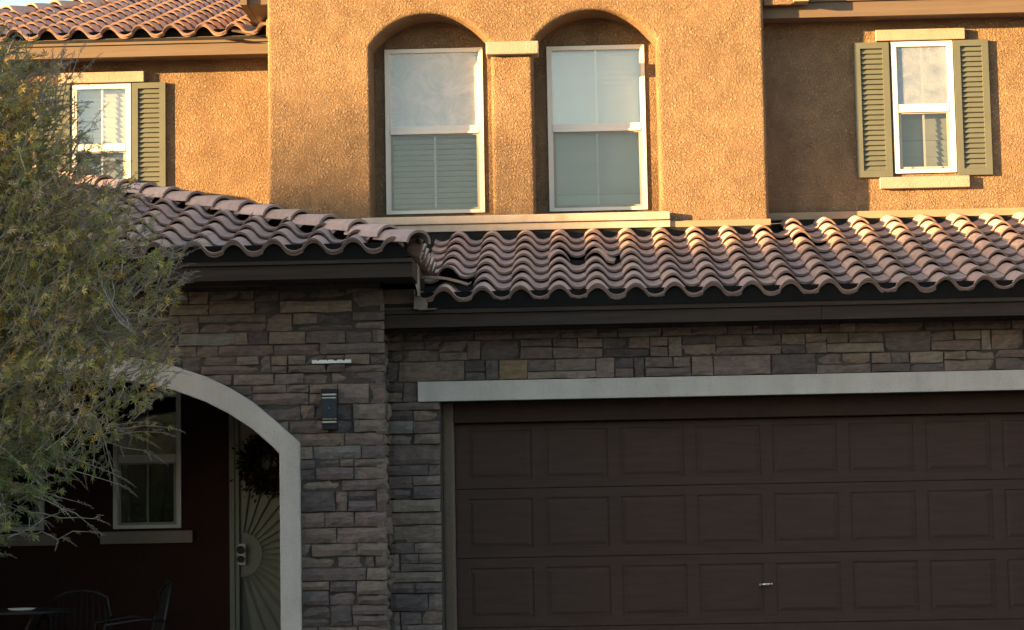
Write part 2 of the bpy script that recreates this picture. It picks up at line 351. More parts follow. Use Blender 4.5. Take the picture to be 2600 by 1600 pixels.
def caps(name, parent, P0, P1, seg=0.36, r0=0.118, r1=0.098, sides=10, squash=0.85, tint=1.0):
    """barrel cap tiles from the low end P0 to the high end P1"""
    P0, P1 = Vector(P0), Vector(P1); d = (P1-P0); L = d.length; d.normalize()
    a = d.cross(Vector((0, 0, 1))).normalized(); w = a.cross(d).normalized(); mb = MB(); n = int(L/seg)+1
    for k in range(n):
        col = sc(random.choice(TILE_COLS), random.uniform(0.92, 1.12)*tint); ncol = sc(col, 0.5)
        s0 = k*seg + random.gauss(0, 0.006); s1 = s0+seg+0.06; ang = random.gauss(0, 0.02); offx = random.gauss(0, 0.004)
        rows = []
        for (sx, rad, lift) in ((s0, r0, 0.022), (s0+0.006, r0+0.002, 0.022), (s1, r1, -0.006)):
            ring = []
            for q in range(sides+1):
                t = math.pi*(q/sides) + ang
                ring.append(P0 + d*sx + a*(math.cos(t)*rad+offx) + w*(math.sin(t)*rad*squash+lift))
            ring_in = [p - (a*math.cos(math.pi*q/sides)+w*math.sin(math.pi*q/sides))*0.020 for q, p in enumerate(ring)]
            rows.append((ring, ring_in))
        b = len(mb.v)
        for ring, ri in rows: mb.v += [tuple(p) for p in ring] + [tuple(p) for p in ri]
        S = sides+1; T = 2*S
        for m_ in range(2):
            for q in range(sides):
                o1 = b+m_*T; o2 = o1+T
                mb.face((o1+q, o1+q+1, o2+q+1, o2+q), col, True); mb.face((o1+S+q, o2+S+q, o2+S+q+1, o1+S+q+1), ncol, True)
            for q in (0, sides): mb.face((b+m_*T+q, b+m_*T+T+q, b+m_*T+T+S+q, b+m_*T+S+q), ncol)
        for q in range(sides):
            mb.face((b+q, b+S+q, b+S+q+1, b+q+1), ncol); o2 = b+2*T; mb.face((o2+q, o2+q+1, o2+S+q+1, o2+S+q), ncol)
    return mb.build(name, mt['tile'], parent)
def front_roof(nm, x_left, x_right, y_e, z_e, rows, first, **kw):
    """roof plane rising away from the street; z_e height of the pan surface at the eave"""
    s = (0, 1/SL, TAN/SL); n = (0, -TAN/SL, 1/SL)
    i0 = int(math.floor((x_left-first)/TW)); i1 = int(math.ceil((x_right-first)/TW))
    return tile_roof(nm, house, (first, y_e, z_e), (1, 0, 0), s, n, range(i0, i1+1), rows, **kw)
def plane_pts(name, m, parent, pts, th=0.03):
    mb = MB(); n = len(pts); mb.v = [tuple(p) for p in pts] + [(p[0], p[1], p[2]-th) for p in pts]
    mb.face(tuple(range(n))); mb.face(tuple(range(2*n-1, n-1, -1)))
    for i in range(n):
        j = (i+1) % n; mb.face((i, n+i, n+j, j))
    return mb.build(name, m, parent)

# --- garage roof.  pan surface at the eave z 3.085
GE_Y, GE_Z = -0.47, 3.099
gfirst = -0.655+TW*0.23 - 0.07
def godd(i, j):
    x = gfirst + (i+0.27)*TW
    if j == 4 and abs(x+0.23) < 0.149: return dict(dv=-0.07, dn=0.010, rot=0.05, lift=0.012, u=(0.0, 0.56))
    if j == 4 and abs(x-0.07) < 0.149: return dict(dv=-0.07, dn=0.010, rot=-0.05, lift=0.012, u=(0.0, 0.80))
    if j == 3 and abs(x+0.53) < 0.149: return dict(u=(0.0, 0.97))
    if j == 6 and abs(x-1.90) < 0.149: return dict(dv=0.02, lift=0.016, rot=-0.04)
    if j == 7 and abs(x-1.60) < 0.149: return dict(lift=0.01, rot=0.02)
    if j == 2 and x < -0.95 and x > -1.25: return dict(lift=0.03, dn=0.006)
    return None
def gskip(i, j):
    x0 = gfirst + i*TW
    y = GE_Y + (j+0.5)*EXP/SL
    if x0 < -1.36 - max(0, y-0.5) - 0.2: return True
    if j == 1 and x0 < -1.2: return True
    if j == 8 and x0 < 1.50: return True
    return False
front_roof('garage_roof', -3.2, 6.0, GE_Y, GE_Z, 9, gfirst, skip=gskip, odd=godd, cut=[((-1.375, 0, 0), (-1, 0, 0))])
def zg(y): return GE_Z + TAN*(y-GE_Y)
plane_pts('roof_underlayment', mt['felt'], house, [(-1.63, -0.44, zg(-0.44)-0.035), (6.2, -0.44, zg(-0.44)-0.035), (6.2, 2.5, zg(2.5)-0.035), (-3.2, 2.5, zg(2.5)-0.035)])
box('bird_stop', mt['birdstop'], house, -1.36, 6.2, -0.455, -0.44, 3.03, 3.158)
box('garage_fascia', mt['fascia'], house, -1.634, 1.742, -0.42, -0.38, 2.889, 2.992, bevel=0.003)
box('garage_fascia', mt['fascia'], house, 1.745, 6.2, -0.4185, -0.38, 2.888, 2.992, bevel=0.003)
box('garage_fascia_trim', mt['fascia'], house, -1.634, 6.2, -0.445, -0.38, 2.9945, 3.030, bevel=0.003)
box('garage_soffit', mt['fascia'], house, -1.63, 6.2, -0.379, -0.001, 2.915, 2.93)
box('eave_end_block', mt['stucco_fine'], house, -1.633, -1.398, -0.43, 0.3, 3.032, 3.19, bevel=0.004)
# bent sheet metal where the porch eave meets the garage roof
mb = MB()
mb.quadpts([(-1.385,-0.62,3.36), (-1.36,-0.60,3.37), (-1.345,-0.60,3.21), (-1.352,-0.62,3.115), (-1.372,-0.63,3.20)])
mb.quadpts([(-1.36,-0.6,3.37), (-1.355,-0.45,3.36), (-1.345,-0.45,3.13), (-1.352,-0.6,3.115)])
mb.build('bent_flashing', mt['metal'], house)
mb = MB(); mb.prism([(-1.398,3.026),(-1.295,3.026),(-1.290,3.07),(-1.31,3.105),(-1.345,3.125),(-1.39,3.135)], -0.495, -0.47)
mb.prism([(-1.36,3.016),(-1.23,3.020),(-1.215,3.028),(-1.36,3.024)], -0.52, -0.44); mb.build('eave_end_cap', mt['metal'], house)
mb = MB(); y = -0.23
pts = [(-1.40, 3.30), (-1.30, 3.298), (-1.22, 3.293), (-1.15, 3.282), (-1.07, 3.26), (-0.99, 3.235), (-0.965, 3.25)]
for k in range(len(pts)-1):
    (xa, za), (xb, zb) = pts[k], pts[k+1]
    mb.quadpts([(xa, y-0.06, za-0.012), (xb, y-0.06, zb-0.012), (xb, y+0.14, zb+0.03), (xa, y+0.14, za+0.03)])
    mb.quadpts([(xa, y-0.06, za-0.016), (xa, y+0.14, za+0.026), (xb, y+0.14, zb+0.026), (xb, y-0.06, zb-0.016)])
mb.build('lifted_flashing', mt['metal'], house)

box('felt_upturn', mt['felt'], house, -2.3, 1.60, 2.02, 2.048, 3.84, 3.9555)
box('felt_upturn', mt['felt'], house, 1.605, 5.3, 2.41, 2.448, 3.94, 4.0485)
# --- porch hip roof
PE_Y, PE_Z, PCX = -1.15, 3.407, -1.335
pfirst = -1.653-0.76*TW-0.0
front_cut = [((PCX-0.0, PE_Y, 0), (1, 1, 0))]          # keep the side left of the 45 degree hip
def pskip(i, j): return (pfirst+i*TW) > PCX - j*EXP/SL + 0.05 or (pfirst+i*TW) < -7.2
front_roof('porch_roof', -6.8, PCX+0.2, PE_Y, PE_Z, 13, pfirst, skip=pskip, cut=[((PCX-0.085, PE_Y, 0), (1, 1, 0))], odd=lambda i, j: (dict(dv=0.01) if random.random() < 0.08 else None))
# side plane facing right, between hip and valley
sS = (-1/SL, 0, TAN/SL); sN = (TAN/SL, 0, 1/SL)
def sskip(i, j):
    y0 = PE_Y + i*TW; x = PCX - j*EXP/SL
    return y0 + TW < PE_Y + j*EXP/SL or y0 > 0.55 + j*EXP/SL
tile_roof('porch_side_roof', house, (PCX+0.03, PE_Y, PE_Z-0.01), (0, 1, 0), sS, sN, range(0, 18), 12, skip=sskip, cut=[((PCX+0.085, PE_Y, 0), (-1, -1, 0))], rnd=2.0)
def zp(y): return PE_Z + TAN*(y-PE_Y)
hip_n = 4.25
plane_pts('porch_underlayment', mt['felt'], house, [(-7.0, -1.12, zp(-1.12)-0.035), (PCX-0.03, -1.12, zp(-1.12)-0.035), (PCX-hip_n, PE_Y+hip_n, zp(PE_Y+hip_n)-0.035), (-7.0, PE_Y+hip_n, zp(PE_Y+hip_n)-0.035)], 0.02)
plane_pts('side_underlayment', mt['felt'], house, [(PCX-0.03, -1.12, zp(-1.12)-0.036), (PCX-0.03, 0.5, zp(-1.12)-0.036), (PCX-0.03-3.5, 4.0, zp(-1.12)-0.036+TAN*3.5), (PCX-hip_n, PE_Y+hip_n, zp(PE_Y+hip_n)-0.036)], 0.02)
c0 = Vector((PCX+0.03, PE_Y-0.03, 3.428)); hd = Vector((-1, 1, TAN))
caps('hip_cap', house, c0, c0 + hd*hip_n*0.99, tint=1.12)
box('porch_bird_stop', mt['birdstop'], house, -7.0, PCX-0.06, -1.125, -1.11, 3.345, 3.468)
box('porch_fascia', mt['fascia'], house, -7.0, -1.36, -1.10, -1.06, 3.209, 3.315, bevel=0.003)
box('porch_fascia_trim', mt['fascia'], house, -7.0, -1.357, -1.125, -1.06, 3.3175, 3.350, bevel=0.003)
box('porch_side_fascia', mt['fascia'], house, -1.395, -1.357, -1.057, 0.35, 3.209, 3.350, bevel=0.003)
box('porch_soffit', mt['fascia'], house, -7.0, -1.397, -1.057, -0.501, 3.235, 3.25)
box('porch_side_soffit', mt['fascia'], house, -1.628, -1.397, -0.499, 0.35, 3.235, 3.25)

# --- upper left roof
UE_Y, UE_Z = 2.90, 6.012
ufirst = -3.165-0.76*TW+0.0
ux = lambda y: -7.55 + (y-2.9)/1.63
def uskip(i, j):
    x = ufirst+i*TW; return x < ux(UE_Y+j*EXP/SL) - 0.25 or x > -2.9
front_roof('upper_left_roof', -7.8, -2.9, UE_Y, UE_Z, 17, ufirst, skip=uskip, cut=[((-2.895, 0, 0), (1, 0, 0)), ((ux(2.9)+0.06, 2.9, 0), (-1.63, 1, 0))])
def zu(y): return UE_Z + TAN*(y-UE_Y)
plane_pts('upper_left_underlayment', mt['felt'], house, [(ux(2.93), 2.93, zu(2.93)-0.035), (-2.9, 2.93, zu(2.93)-0.035), (-2.9, 8.4, zu(8.4)-0.035), (ux(8.4), 8.4, zu(8.4)-0.035)])
plane_pts('upper_left_back_roof', mt['felt'], house, [(ux(2.93), 2.93, zu(2.93)-0.036), (ux(8.4), 8.4, zu(8.4)-0.036), (ux(8.4)-0.4, 10.5, zu(8.4)-0.25), (ux(2.93), 12.0, zu(2.93)-0.036)], 0.02)
a0 = Vector((ux(2.9), 2.9, zu(2.9)+0.02)); a1 = Vector((ux(8.4), 8.4, zu(8.4)+0.02)); caps('upper_hip_cap', house, a0, a1, r0=0.12, r1=0.1)
box('upper_left_bird_stop', mt['birdstop'], house, -7.4, -2.9, 2.975, 2.99, 5.955, 6.07)
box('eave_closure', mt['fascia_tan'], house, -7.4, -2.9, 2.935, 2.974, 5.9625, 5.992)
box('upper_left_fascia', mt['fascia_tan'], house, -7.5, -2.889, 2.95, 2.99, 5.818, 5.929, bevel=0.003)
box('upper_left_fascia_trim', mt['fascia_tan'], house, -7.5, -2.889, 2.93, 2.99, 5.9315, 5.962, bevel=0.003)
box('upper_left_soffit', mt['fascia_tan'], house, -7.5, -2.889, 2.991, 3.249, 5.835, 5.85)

# --- upper right roof (only its fascia shows)
def rskip(i, j): return False
front_roof('upper_right_roof', 1.7, 5.2, 2.14, 6.09, 8, 1.72)
plane_pts('upper_right_underlayment', mt['felt'], house, [(1.6, 2.17, 6.06), (5.5, 2.17, 6.06), (5.5, 5.2, 7.03), (1.6, 5.2, 7.03)])
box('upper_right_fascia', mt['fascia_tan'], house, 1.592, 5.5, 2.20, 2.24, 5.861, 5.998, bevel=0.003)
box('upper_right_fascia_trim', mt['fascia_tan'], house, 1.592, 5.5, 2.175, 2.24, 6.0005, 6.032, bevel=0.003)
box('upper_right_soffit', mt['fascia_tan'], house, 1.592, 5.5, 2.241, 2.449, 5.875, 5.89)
box('eave_return', mt['stucco'], house, 1.60, 1.86, 2.10, 2.17, 5.962, 6.3, bevel=0.01)
box('rafter_end', mt['flash'], house, 1.863, 2.0, 2.03, 2.17, 5.972, 6.12, bevel=0.004)

# --- stucco walls
wall('upper_left_wall', mt['stucco'], house, rect(-7.3, -2.86, 3.4, 5.93), [rect(-4.925, -4.355, 4.40, 5.620)], 3.25, 3.43)
TX0, TX1 = -2.875, 1.590
wall('tower_wall', mt['stucco'], house, rect(TX0, TX1, 3.4, 7.0), [arch(-1.945, -0.862, 4.03, 5.66, 0.29), arch(-0.482, 0.628, 4.03, 5.66, 0.29)], 2.05, 2.43, bev=0.038, res=4)
wall('recess_wall', mt['stucco'], house, rect(TX0+0.1, TX1-0.1, 3.6, 6.6), [rect(-1.851, -0.949, 4.182, 5.709), rect(-0.366, 0.530, 4.176, 5.701)], 2.432, 2.55)
wall('upper_right_wall', mt['stucco'], house, rect(1.55, 5.3, 3.6, 6.05), [rect(2.772, 3.334, 4.456, 5.668)], 2.45, 2.62)
box('tower_side_wall', mt['stucco'], house, TX0+0.02, TX0+0.2, 2.40, 7.5, 3.4, 6.99)
box('tower_right_side_wall', mt['stucco'], house, TX1-0.2, TX1-0.02, 2.40, 7.5, 3.4, 6.99)
box('left_return', mt['stucco'], house, -2.985, -2.86, 2.75, 2.93, 5.93, 6.125, bevel=0.015)
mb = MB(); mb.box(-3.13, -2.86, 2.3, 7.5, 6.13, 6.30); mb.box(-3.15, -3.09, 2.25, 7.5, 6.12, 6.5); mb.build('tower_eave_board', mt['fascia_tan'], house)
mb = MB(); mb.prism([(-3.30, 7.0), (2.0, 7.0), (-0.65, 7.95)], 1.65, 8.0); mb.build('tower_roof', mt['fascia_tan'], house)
# bits of bent metal at the end of the upper left eave
mb = MB(); mb.quadpts([(-3.33, 2.87, 6.02), (-3.12, 2.86, 5.975), (-3.05, 2.95, 6.05), (-3.20, 3.05, 6.13), (-3.33, 3.0, 6.10)])
mb.quadpts([(-3.40, 2.86, 5.945), (-3.22, 2.86, 5.942), (-3.22, 2.93, 5.952), (-3.40, 2.93, 5.955)]); mb.build('loose_metal_flashing', mt['metal'], house)

# --- rear mass of the house so that it is solid from other sides
box('rear_wall', mt['stucco'], house, -7.3, 5.3, 9.8, 10.0, -0.1, 6.0)
box('right_end_wall', mt['stucco'], house, 5.301, 5.45, 2.5, 10.0, -0.1, 6.05)
box('right_low_wall', mt['stucco'], house, 5.301, 5.45, 0.0, 2.499, -0.1, 2.9)
box('left_end_wall', mt['stucco'], house, -7.45, -7.301, 3.2, 10.0, -0.1, 5.95)
box('left_low_wall', mt['stucco'], house, -7.45, -7.301, 1.3, 3.199, -0.1, 3.4)
box('upper_floor', mt['dark'], house, -7.29, 5.29, 2.8, 9.79, 3.3, 3.38)
box('room_divider', mt['dark'], house, -7.29, 5.29, 4.3, 4.36, 3.4, 6.3)

# --- sills, caps, hoods, flashings
mb = MB(); mb.box(-2.035, 0.707, 1.965, 2.049, 4.022, 4.093); mb.build('window_sill', mt['sillpaint'], house, bevel=0.008, label='long cream sill under both arched windows')
box('sill_apron', mt['sillpaint'], house, -2.02, 0.708, 1.995, 2.048, 3.957, 4.0195, bevel=0.003)
box('tower_flashing', mt['flash'], house, 0.7105, 1.60, 2.015, 2.048, 3.955, 4.012, bevel=0.003)
mb = MB(); mb.quadpts([(1.57, 1.99, 3.957), (1.72, 1.97, 3.965), (1.715, 2.05, 3.975), (1.57, 2.045, 3.975)]); mb.build('flashing_tab', mt['flash'], house)
box('right_wall_flashing', mt['flash'], house, 1.60, 5.3, 2.40, 2.448, 4.050, 4.116, bevel=0.003)
box('pillar_cap', mt['trim'], house, -0.902, -0.430, 1.985, 2.20, 5.546, 5.663, bevel=0.012)
box('window_hood', mt['trim'], house, 2.638, 3.444, 2.395, 2.449, 5.675, 5.776, bevel=0.006, label='cream block above the shuttered right window')
box('window_sill', mt['trim'], house, 2.632, 3.438, 2.395, 2.449, 4.316, 4.420, bevel=0.006)
box('window_hood', mt['trim'], house, -5.045, -4.225, 3.19, 3.249, 5.628, 5.730, bevel=0.006)
box('window_sill', mt['trim'], house, -5.045, -4.225, 3.19, 3.249, 4.26, 4.38, bevel=0.006)

# --- windows
def window(x0, x1, z0, z1, yf, rail, mats=('pane', 'pane_dark'), blind='blind', slats=True, fw_=0.038, depth=0.05, gap=0.05, open_lower=False, sh=0.037):
    """single hung vinyl window; yf is the front of its frame"""
    f = MB(); t = fw_
    f.box(x0, x0+t, yf, yf+depth, z0, z1); f.box(x1-t, x1, yf, yf+depth, z0, z1)
    f.box(x0+t, x1-t, yf, yf+depth, z1-t, z1); f.box(x0+t, x1-t, yf, yf+depth, z0, z0+t*0.8)
    # thin inner step of the frame
    s = 0.008; f.box(x0+t, x0+t+s, yf+0.012, yf+depth, z0+t*0.8, z1-t); f.box(x1-t-s, x1-t, yf+0.012, yf+depth, z0+t*0.8, z1-t)
    w = f.build('window', mt['white'], house, bevel=0.0025)
    r = MB(); r.box(x0+t+s, x1-t-s, yf+0.004, yf+depth, rail-0.018, rail+0.044); r.box(x0+t+s, x1-t-s, yf-0.004, yf+0.003, rail-0.03, rail-0.010)
    r.build('meeting_rail', mt['white'], w, bevel=0.002)
    cx = (x0+x1)/2
    sf = MB(); a = 0.022; xa, xb, za, zb = x0+t+s, x1-t-s, z0+t*0.8, rail-0.03
    sf.box(xa, xa+a, yf+0.014, yf+0.026, za, zb); sf.box(xb-a, xb, yf+0.014, yf+0.026, za, zb)
    sf.box(xa+a, xb-a, yf+0.014, yf+0.026, za, za+a); sf.box(xa+a, xb-a, yf+0.014, yf+0.026, zb-a*0.6, zb)
    for q in (0.2, 0.8): sf.box(xa+(xb-xa)*q-0.012, xa+(xb-xa)*q+0.012, yf+0.006, yf+0.014, za+0.006, za+0.02)
    sf.build('screen_frame', mt['screen'], w)
    box('upper_pane', mt[mats[0]], w, x0+t+s+0.001, x1-t-s-0.001, yf+0.024, yf+0.030, rail+0.045, z1-t-0.001)
    box('lower_pane', mt[mats[1]], w, xa+a+0.001, xb-a-0.001, yf+0.020, yf+0.024, za+a+0.001, zb-a*0.6-0.001)
    box('muntin', mt['white'], w, cx-0.009, cx+0.009, yf+0.033, yf+0.045, rail+0.046, z1-t-0.001)
    box('lower_muntin', mt['white'], w, cx-0.009, cx+0.009, yf+0.034, yf+0.045, za+a, zb-a*0.6)
    if blind:
        b = MB(); zz = z0+0.06; yb = yf+depth+gap; zt = z1-0.075
        b.box(x0+0.01, x1-0.01, yb-0.012, yb+0.02, zt, zt+0.035)
        while zz < zt-0.01:
            jit = random.gauss(0, 0.0012); tl = (0.016 if sh < 0.04 else 0.006) if slats else 0.006; hh_ = sh if slats else 0.0495
            b.quadpts([(x0+0.012, yb+tl+jit, zz+jit), (x1-0.012, yb+tl+jit, zz+jit), (x1-0.012, yb-tl, zz+hh_), (x0+0.012, yb-tl, zz+hh_)])
            zz += 0.05
        b.build('blind', mt[blind], w)
    box('dark_room_sheet', mt['dark'], w, x0-0.01, x1+0.01, yf+depth+gap+0.12, yf+depth+gap+0.13, z0-0.01, z1+0.01)  # dark sheet standing for the unlit room behind the glass
    return w
w1 = window(-1.850, -0.950, 4.183, 5.708, 2.415, 4.945, ('pane_fog', 'pane_dark'), 'blind', True); w1['label'] = 'left arched window with fogged upper pane'
w2 = window(-0.365, 0.529, 4.177, 5.700, 2.415, 4.935, ('pane', 'pane_dark'), 'blind_teal', False); w2['label'] = 'right arched window with pale blind'
w3 = window(2.773, 3.333, 4.457, 5.667, 2.425, 5.045, ('pane_smear', 'pane_dark'), 'blind_warm', True, fw_=0.045, sh=0.048); w3['label'] = 'shuttered right window with smeared upper panes'
w4 = window(-4.924, -4.356, 4.401, 5.619, 3.225, 4.997, ('pane', 'pane_dark'), 'blind_warm', True, fw_=0.045, sh=0.048); w4['label'] = 'left window behind the tree'

def shutter(x0, x1, z0, z1, yw, tilt=0.0):
    """louvred shutter flat on the wall at yw"""
    y0, y1 = yw-0.036, yw-0.002; st = 0.058; mb = MB()
    mb.box(x0, x0+st, y0, y1, z0, z1); mb.box(x1-st, x1, y0, y1, z0, z1)
    mb.box(x0+st, x1-st, y0, y1, z1-0.055, z1); mb.box(x0+st, x1-st, y0, y1, z0, z0+0.06)
    mb.box(x0+st, x1-st, y1-0.006, y1, z0+0.06, z1-0.055)
    n = 24; h = (z1-0.055-z0-0.06)/n
    for k in range(n):
        za = z0+0.06+k*h; j = random.uniform(-0.001, 0.001)
        b = len(mb.v)
        xa, xb = x0+st, x1-st
        mb.v += [(xa, y0+0.006, za+0.003), (xb, y0+0.006, za+0.003), (xb, y1-0.008, za+h*0.98+j), (xa, y1-0.008, za+h*0.98+j),
                 (xa, y0+0.010, za-0.001), (xb, y0+0.010, za-0.001), (xb, y1-0.006, za+h*0.86), (xa, y1-0.006, za+h*0.86)]
        for q in ((0,1,2,3), (4,5,1,0), (7,6,5,4), (3,2,6,7), (0,3,7,4), (1,5,6,2)): mb.face(tuple(b+i for i in q))
    o = mb.build('shutter', mt['shutter'], house)
    return o
shutter(2.434, 2.752, 4.425, 5.665, 2.45)
shutter(3.340, 3.652, 4.426, 5.668, 2.45)
shutter(-4.345, -4.023, 4.37, 5.622, 3.25)
shutter(-5.265, -4.943, 4.37, 5.622, 3.25)

# ------------------------------------------------------------------ garage front
box('garage_front_wall', mt['mortar'], house, -1.60, -1.235, 0.001, 0.2, -0.05, 2.914)
box('garage_header_wall', mt['mortar'], house, -1.2345, 5.3, 0.001, 0.2, 2.34, 2.914)
box('garage_right_wall', mt['mortar'], house, 3.85, 5.3, 0.001, 0.2, -0.05, 2.339)
box('garage_lintel', mt['lintel'], house, -1.408, 4.02, -0.06, 0.0, 2.335, 2.492, bevel=0.006)
mb = MB(); mb.box(-1.236, -1.142, 0.20, 0.29, -0.05, 2.338); o = mb.build('garage_jamb', mt['stucco_fine'], house, bevel=0.02)
box('garage_header_trim', mt['header'], house, -1.141, 3.84, 0.20, 0.27, 2.172, 2.338, bevel=0.012)
gd = box('garage_door', mt['dark'], house, -1.141, 3.74, 0.335, 0.345, -0.03, 2.171)
SEC = [(1.6458, 2.168), (1.0948, 1.6442), (0.5438, 1.0932), (-0.02, 0.5422)]
for (za, zb) in SEC:
    mb = MB(); yf = 0.30; x0, x1 = -1.139, 3.738
    # flat field with eight embossed panels, built as a grid of strips
    px = [(-0.9675-0.0665-0.0+0.0, 0)]
    lefts = [-1.0395 + 0.6095*k for k in range(8)]; PWd = 0.515
    zl, zh = za+0.075, za+0.075+0.397
    if zb-za < 0.53: zl, zh = za+0.072, za+0.072+0.397
    def Q(xa, xb, z_a, z_b, y=yf): mb.quadpts([(xa, y, z_a), (xb, y, z_a), (xb, y, z_b), (xa, y, z_b)])
    Q(x0, x1, za+0.004, zl); Q(x0, x1, zh, zb-0.004)
    xs = [x0]
    for L_ in lefts: xs += [L_, L_+PWd]
    xs.append(x1)
    for k in range(0, len(xs)-1, 2): Q(xs[k], xs[k+1], zl, zh)
    for L_ in lefts:
        rings = [(0, 0), (0.004, 0.009), (0.016, 0.010), (0.040, 0.002), (0.044, 0.0005)]
        for (i0_, d0), (i1_, d1) in zip(rings[:-1], rings[1:]):
            A = [(L_+i0_, zl+i0_), (L_+PWd-i0_, zl+i0_), (L_+PWd-i0_, zh-i0_), (L_+i0_, zh-i0_)]
            B = [(L_+i1_, zl+i1_), (L_+PWd-i1_, zl+i1_), (L_+PWd-i1_, zh-i1_), (L_+i1_, zh-i1_)]
            for q in range(4):
                p = (q+1) % 4; mb.quadpts([(A[q][0], yf+d0, A[q][1]), (A[p][0], yf+d0, A[p][1]), (B[p][0], yf+d1, B[p][1]), (B[q][0], yf+d1, B[q][1])])
        Q(L_+0.044, L_+PWd-0.044, zl+0.044, zh-0.044, yf+0.0005)
    for z_ , zz in ((za+0.004, za), (zb-0.004, zb)): mb.quadpts([(x0, yf, z_), (x1, yf, z_), (x1, yf+0.006, zz), (x0, yf+0.006, zz)])
    mb.quadpts([(x0, yf+0.006, za), (x1, yf+0.006, za), (x1, yf+0.03, za), (x0, yf+0.03, za)]); mb.quadpts([(x0, yf+0.006, zb), (x1, yf+0.006, zb), (x1, yf+0.03, zb), (x0, yf+0.03, zb)])
    mb.build('door_section', mt['garage'], gd)
# lift handle
hx, hz = 1.315, 0.848
mb = MB(); mb.tube([(hx-0.048, 0.285, hz-0.001), (hx-0.030, 0.272, hz), (hx-0.02, 0.262, hz+0.001), (hx+0.018, 0.262, hz+0.003), (hx+0.030, 0.272, hz+0.003), (hx+0.048, 0.285, hz+0.004)], [0.006, 0.008, 0.014, 0.014, 0.008, 0.006], 10)
mb.tube([(hx-0.045, 0.30, hz-0.001), (hx-0.045, 0.28, hz-0.001)], 0.009, 8); mb.tube([(hx+0.045, 0.30, hz+0.004), (hx+0.045, 0.28, hz+0.004)], 0.009, 8)
mb.build('door_handle', mt['steel'], gd)

# ------------------------------------------------------------------ porch
ARC = [(-2.286, 2.016), (-2.463, 2.179), (-2.644, 2.333), (-2.825, 2.448), (-3.007, 2.537), (-3.25, 2.622), (-3.55, 2.69), (-3.85, 2.722), (-4.05, 2.727)]
ARI = [(-2.439, 1.931), (-2.495, 1.990), (-2.645, 2.125), (-2.827, 2.246), (-3.008, 2.341), (-3.235, 2.428), (-3.55, 2.505), (-3.85, 2.545), (-4.05, 2.552)]
mir = lambda P: [(-8.1-x, z) for x, z in reversed(P[:-1])]
outer = ARC + mir(ARC); inner = ARI + mir(ARI)
oL, oR = -8.1+2.286, -2.286; iL, iR = -8.1+2.439, -2.439
mb = MB()
O_ = [(oR, -0.02)] + outer + [(oL, -0.02)]; I_ = [(iR, -0.02)] + inner + [(iL, -0.02)]
n = len(O_); yA, yB = -0.56, -0.22
mb.v = [(x, yA, z) for x, z in O_] + [(x, yA, z) for x, z in I_] + [(x, -0.45, z) for x, z in O_] + [(x, yB, z) for x, z in I_]
for k in range(n-1):
    mb.face((k+1, k, n+k, n+k+1)); mb.face((k, k+1, 2*n+k+1, 2*n+k)); mb.face((n+k+1, n+k, 3*n+k, 3*n+k+1))
mb.build('porch_arch_trim', mt['lintel'], house, bevel=0.012)
wall_hole = [(-2.36, -0.06)] + [((x+0.07) if x > -4.05 else (x-0.07), z+0.06) for x, z in inner] + [(-5.74, -0.06)]
out = [(-6.2, -0.06), (-5.74, -0.06)] + list(reversed(wall_hole[1:-1])) + [(-2.36, -0.06), (-1.66, -0.06), (-1.66, 3.235), (-6.2, 3.235)]
wall('porch_front_wall', mt['mortar'], house, out, [], -0.47, -0.24)
box('porch_side_wall', mt['mortar'], house, -1.85, -1.66, -0.239, 2.2, -0.06, 3.234)
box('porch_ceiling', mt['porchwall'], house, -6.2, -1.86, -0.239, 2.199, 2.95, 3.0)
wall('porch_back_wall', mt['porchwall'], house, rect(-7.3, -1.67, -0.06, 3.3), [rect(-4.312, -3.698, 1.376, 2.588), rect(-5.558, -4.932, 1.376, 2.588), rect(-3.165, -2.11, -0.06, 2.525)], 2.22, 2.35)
box('porch_left_wall', mt['mortar'], house, -6.2, -6.0, -0.239, 2.219, -0.06, 3.234)
w5 = window(-4.311, -3.699, 1.377, 2.587, 2.20, 1.992, ('pane', 'pane_dark'), None, fw_=0.04); w5['label'] = 'dark window inside the porch'
w6 = window(-5.557, -4.933, 1.377, 2.587, 2.20, 1.992, ('pane', 'pane_dark'), None, fw_=0.04); w6['label'] = 'second porch window hidden by the tree'
box('porch_sill', mt['trim'], house, -4.418, -3.592, 2.16, 2.219, 1.245, 1.354, bevel=0.006)
box('porch_sill', mt['trim'], house, -5.674, -4.818, 2.16, 2.219, 1.241, 1.347, bevel=0.006)
# security door with a fan pattern
fr = MB(); fr.box(-3.255, -3.210, 2.12, 2.22, -0.02, 2.58); fr.box(-3.2095, -3.170, 2.135, 2.20, -0.02, 2.525); fr.box(-3.2095, -2.08, 2.12, 2.22, 2.528, 2.58); fr.box(-2.12, -2.08, 2.12, 2.22, -0.02, 2.5275)
sd = fr.build('security_door', mt['secdoor'], house, bevel=0.003)
box('door_screen', mt['secmesh'], sd, -3.1695, -2.1205, 2.17, 2.175, 0.0, 2.527)
fc = (-3.164, 1.135); Rf = 0.196
mb = MB()
arcp = [(fc[0]+Rf*math.cos(R(a)), 2.155, fc[1]+Rf*math.sin(R(a))) for a in range(-90, 91, 10)]
mb.tube(arcp, 0.008, 6)
hp = [(fc[0], fc[1]-Rf)] + [(p[0], p[2]) for p in arcp] + [(fc[0], fc[1]+Rf)]
mb.prism(hp[1:-1], 2.162, 2.169); mb.build('fan_hub', mt['secdoor'], sd)
mb = MB()
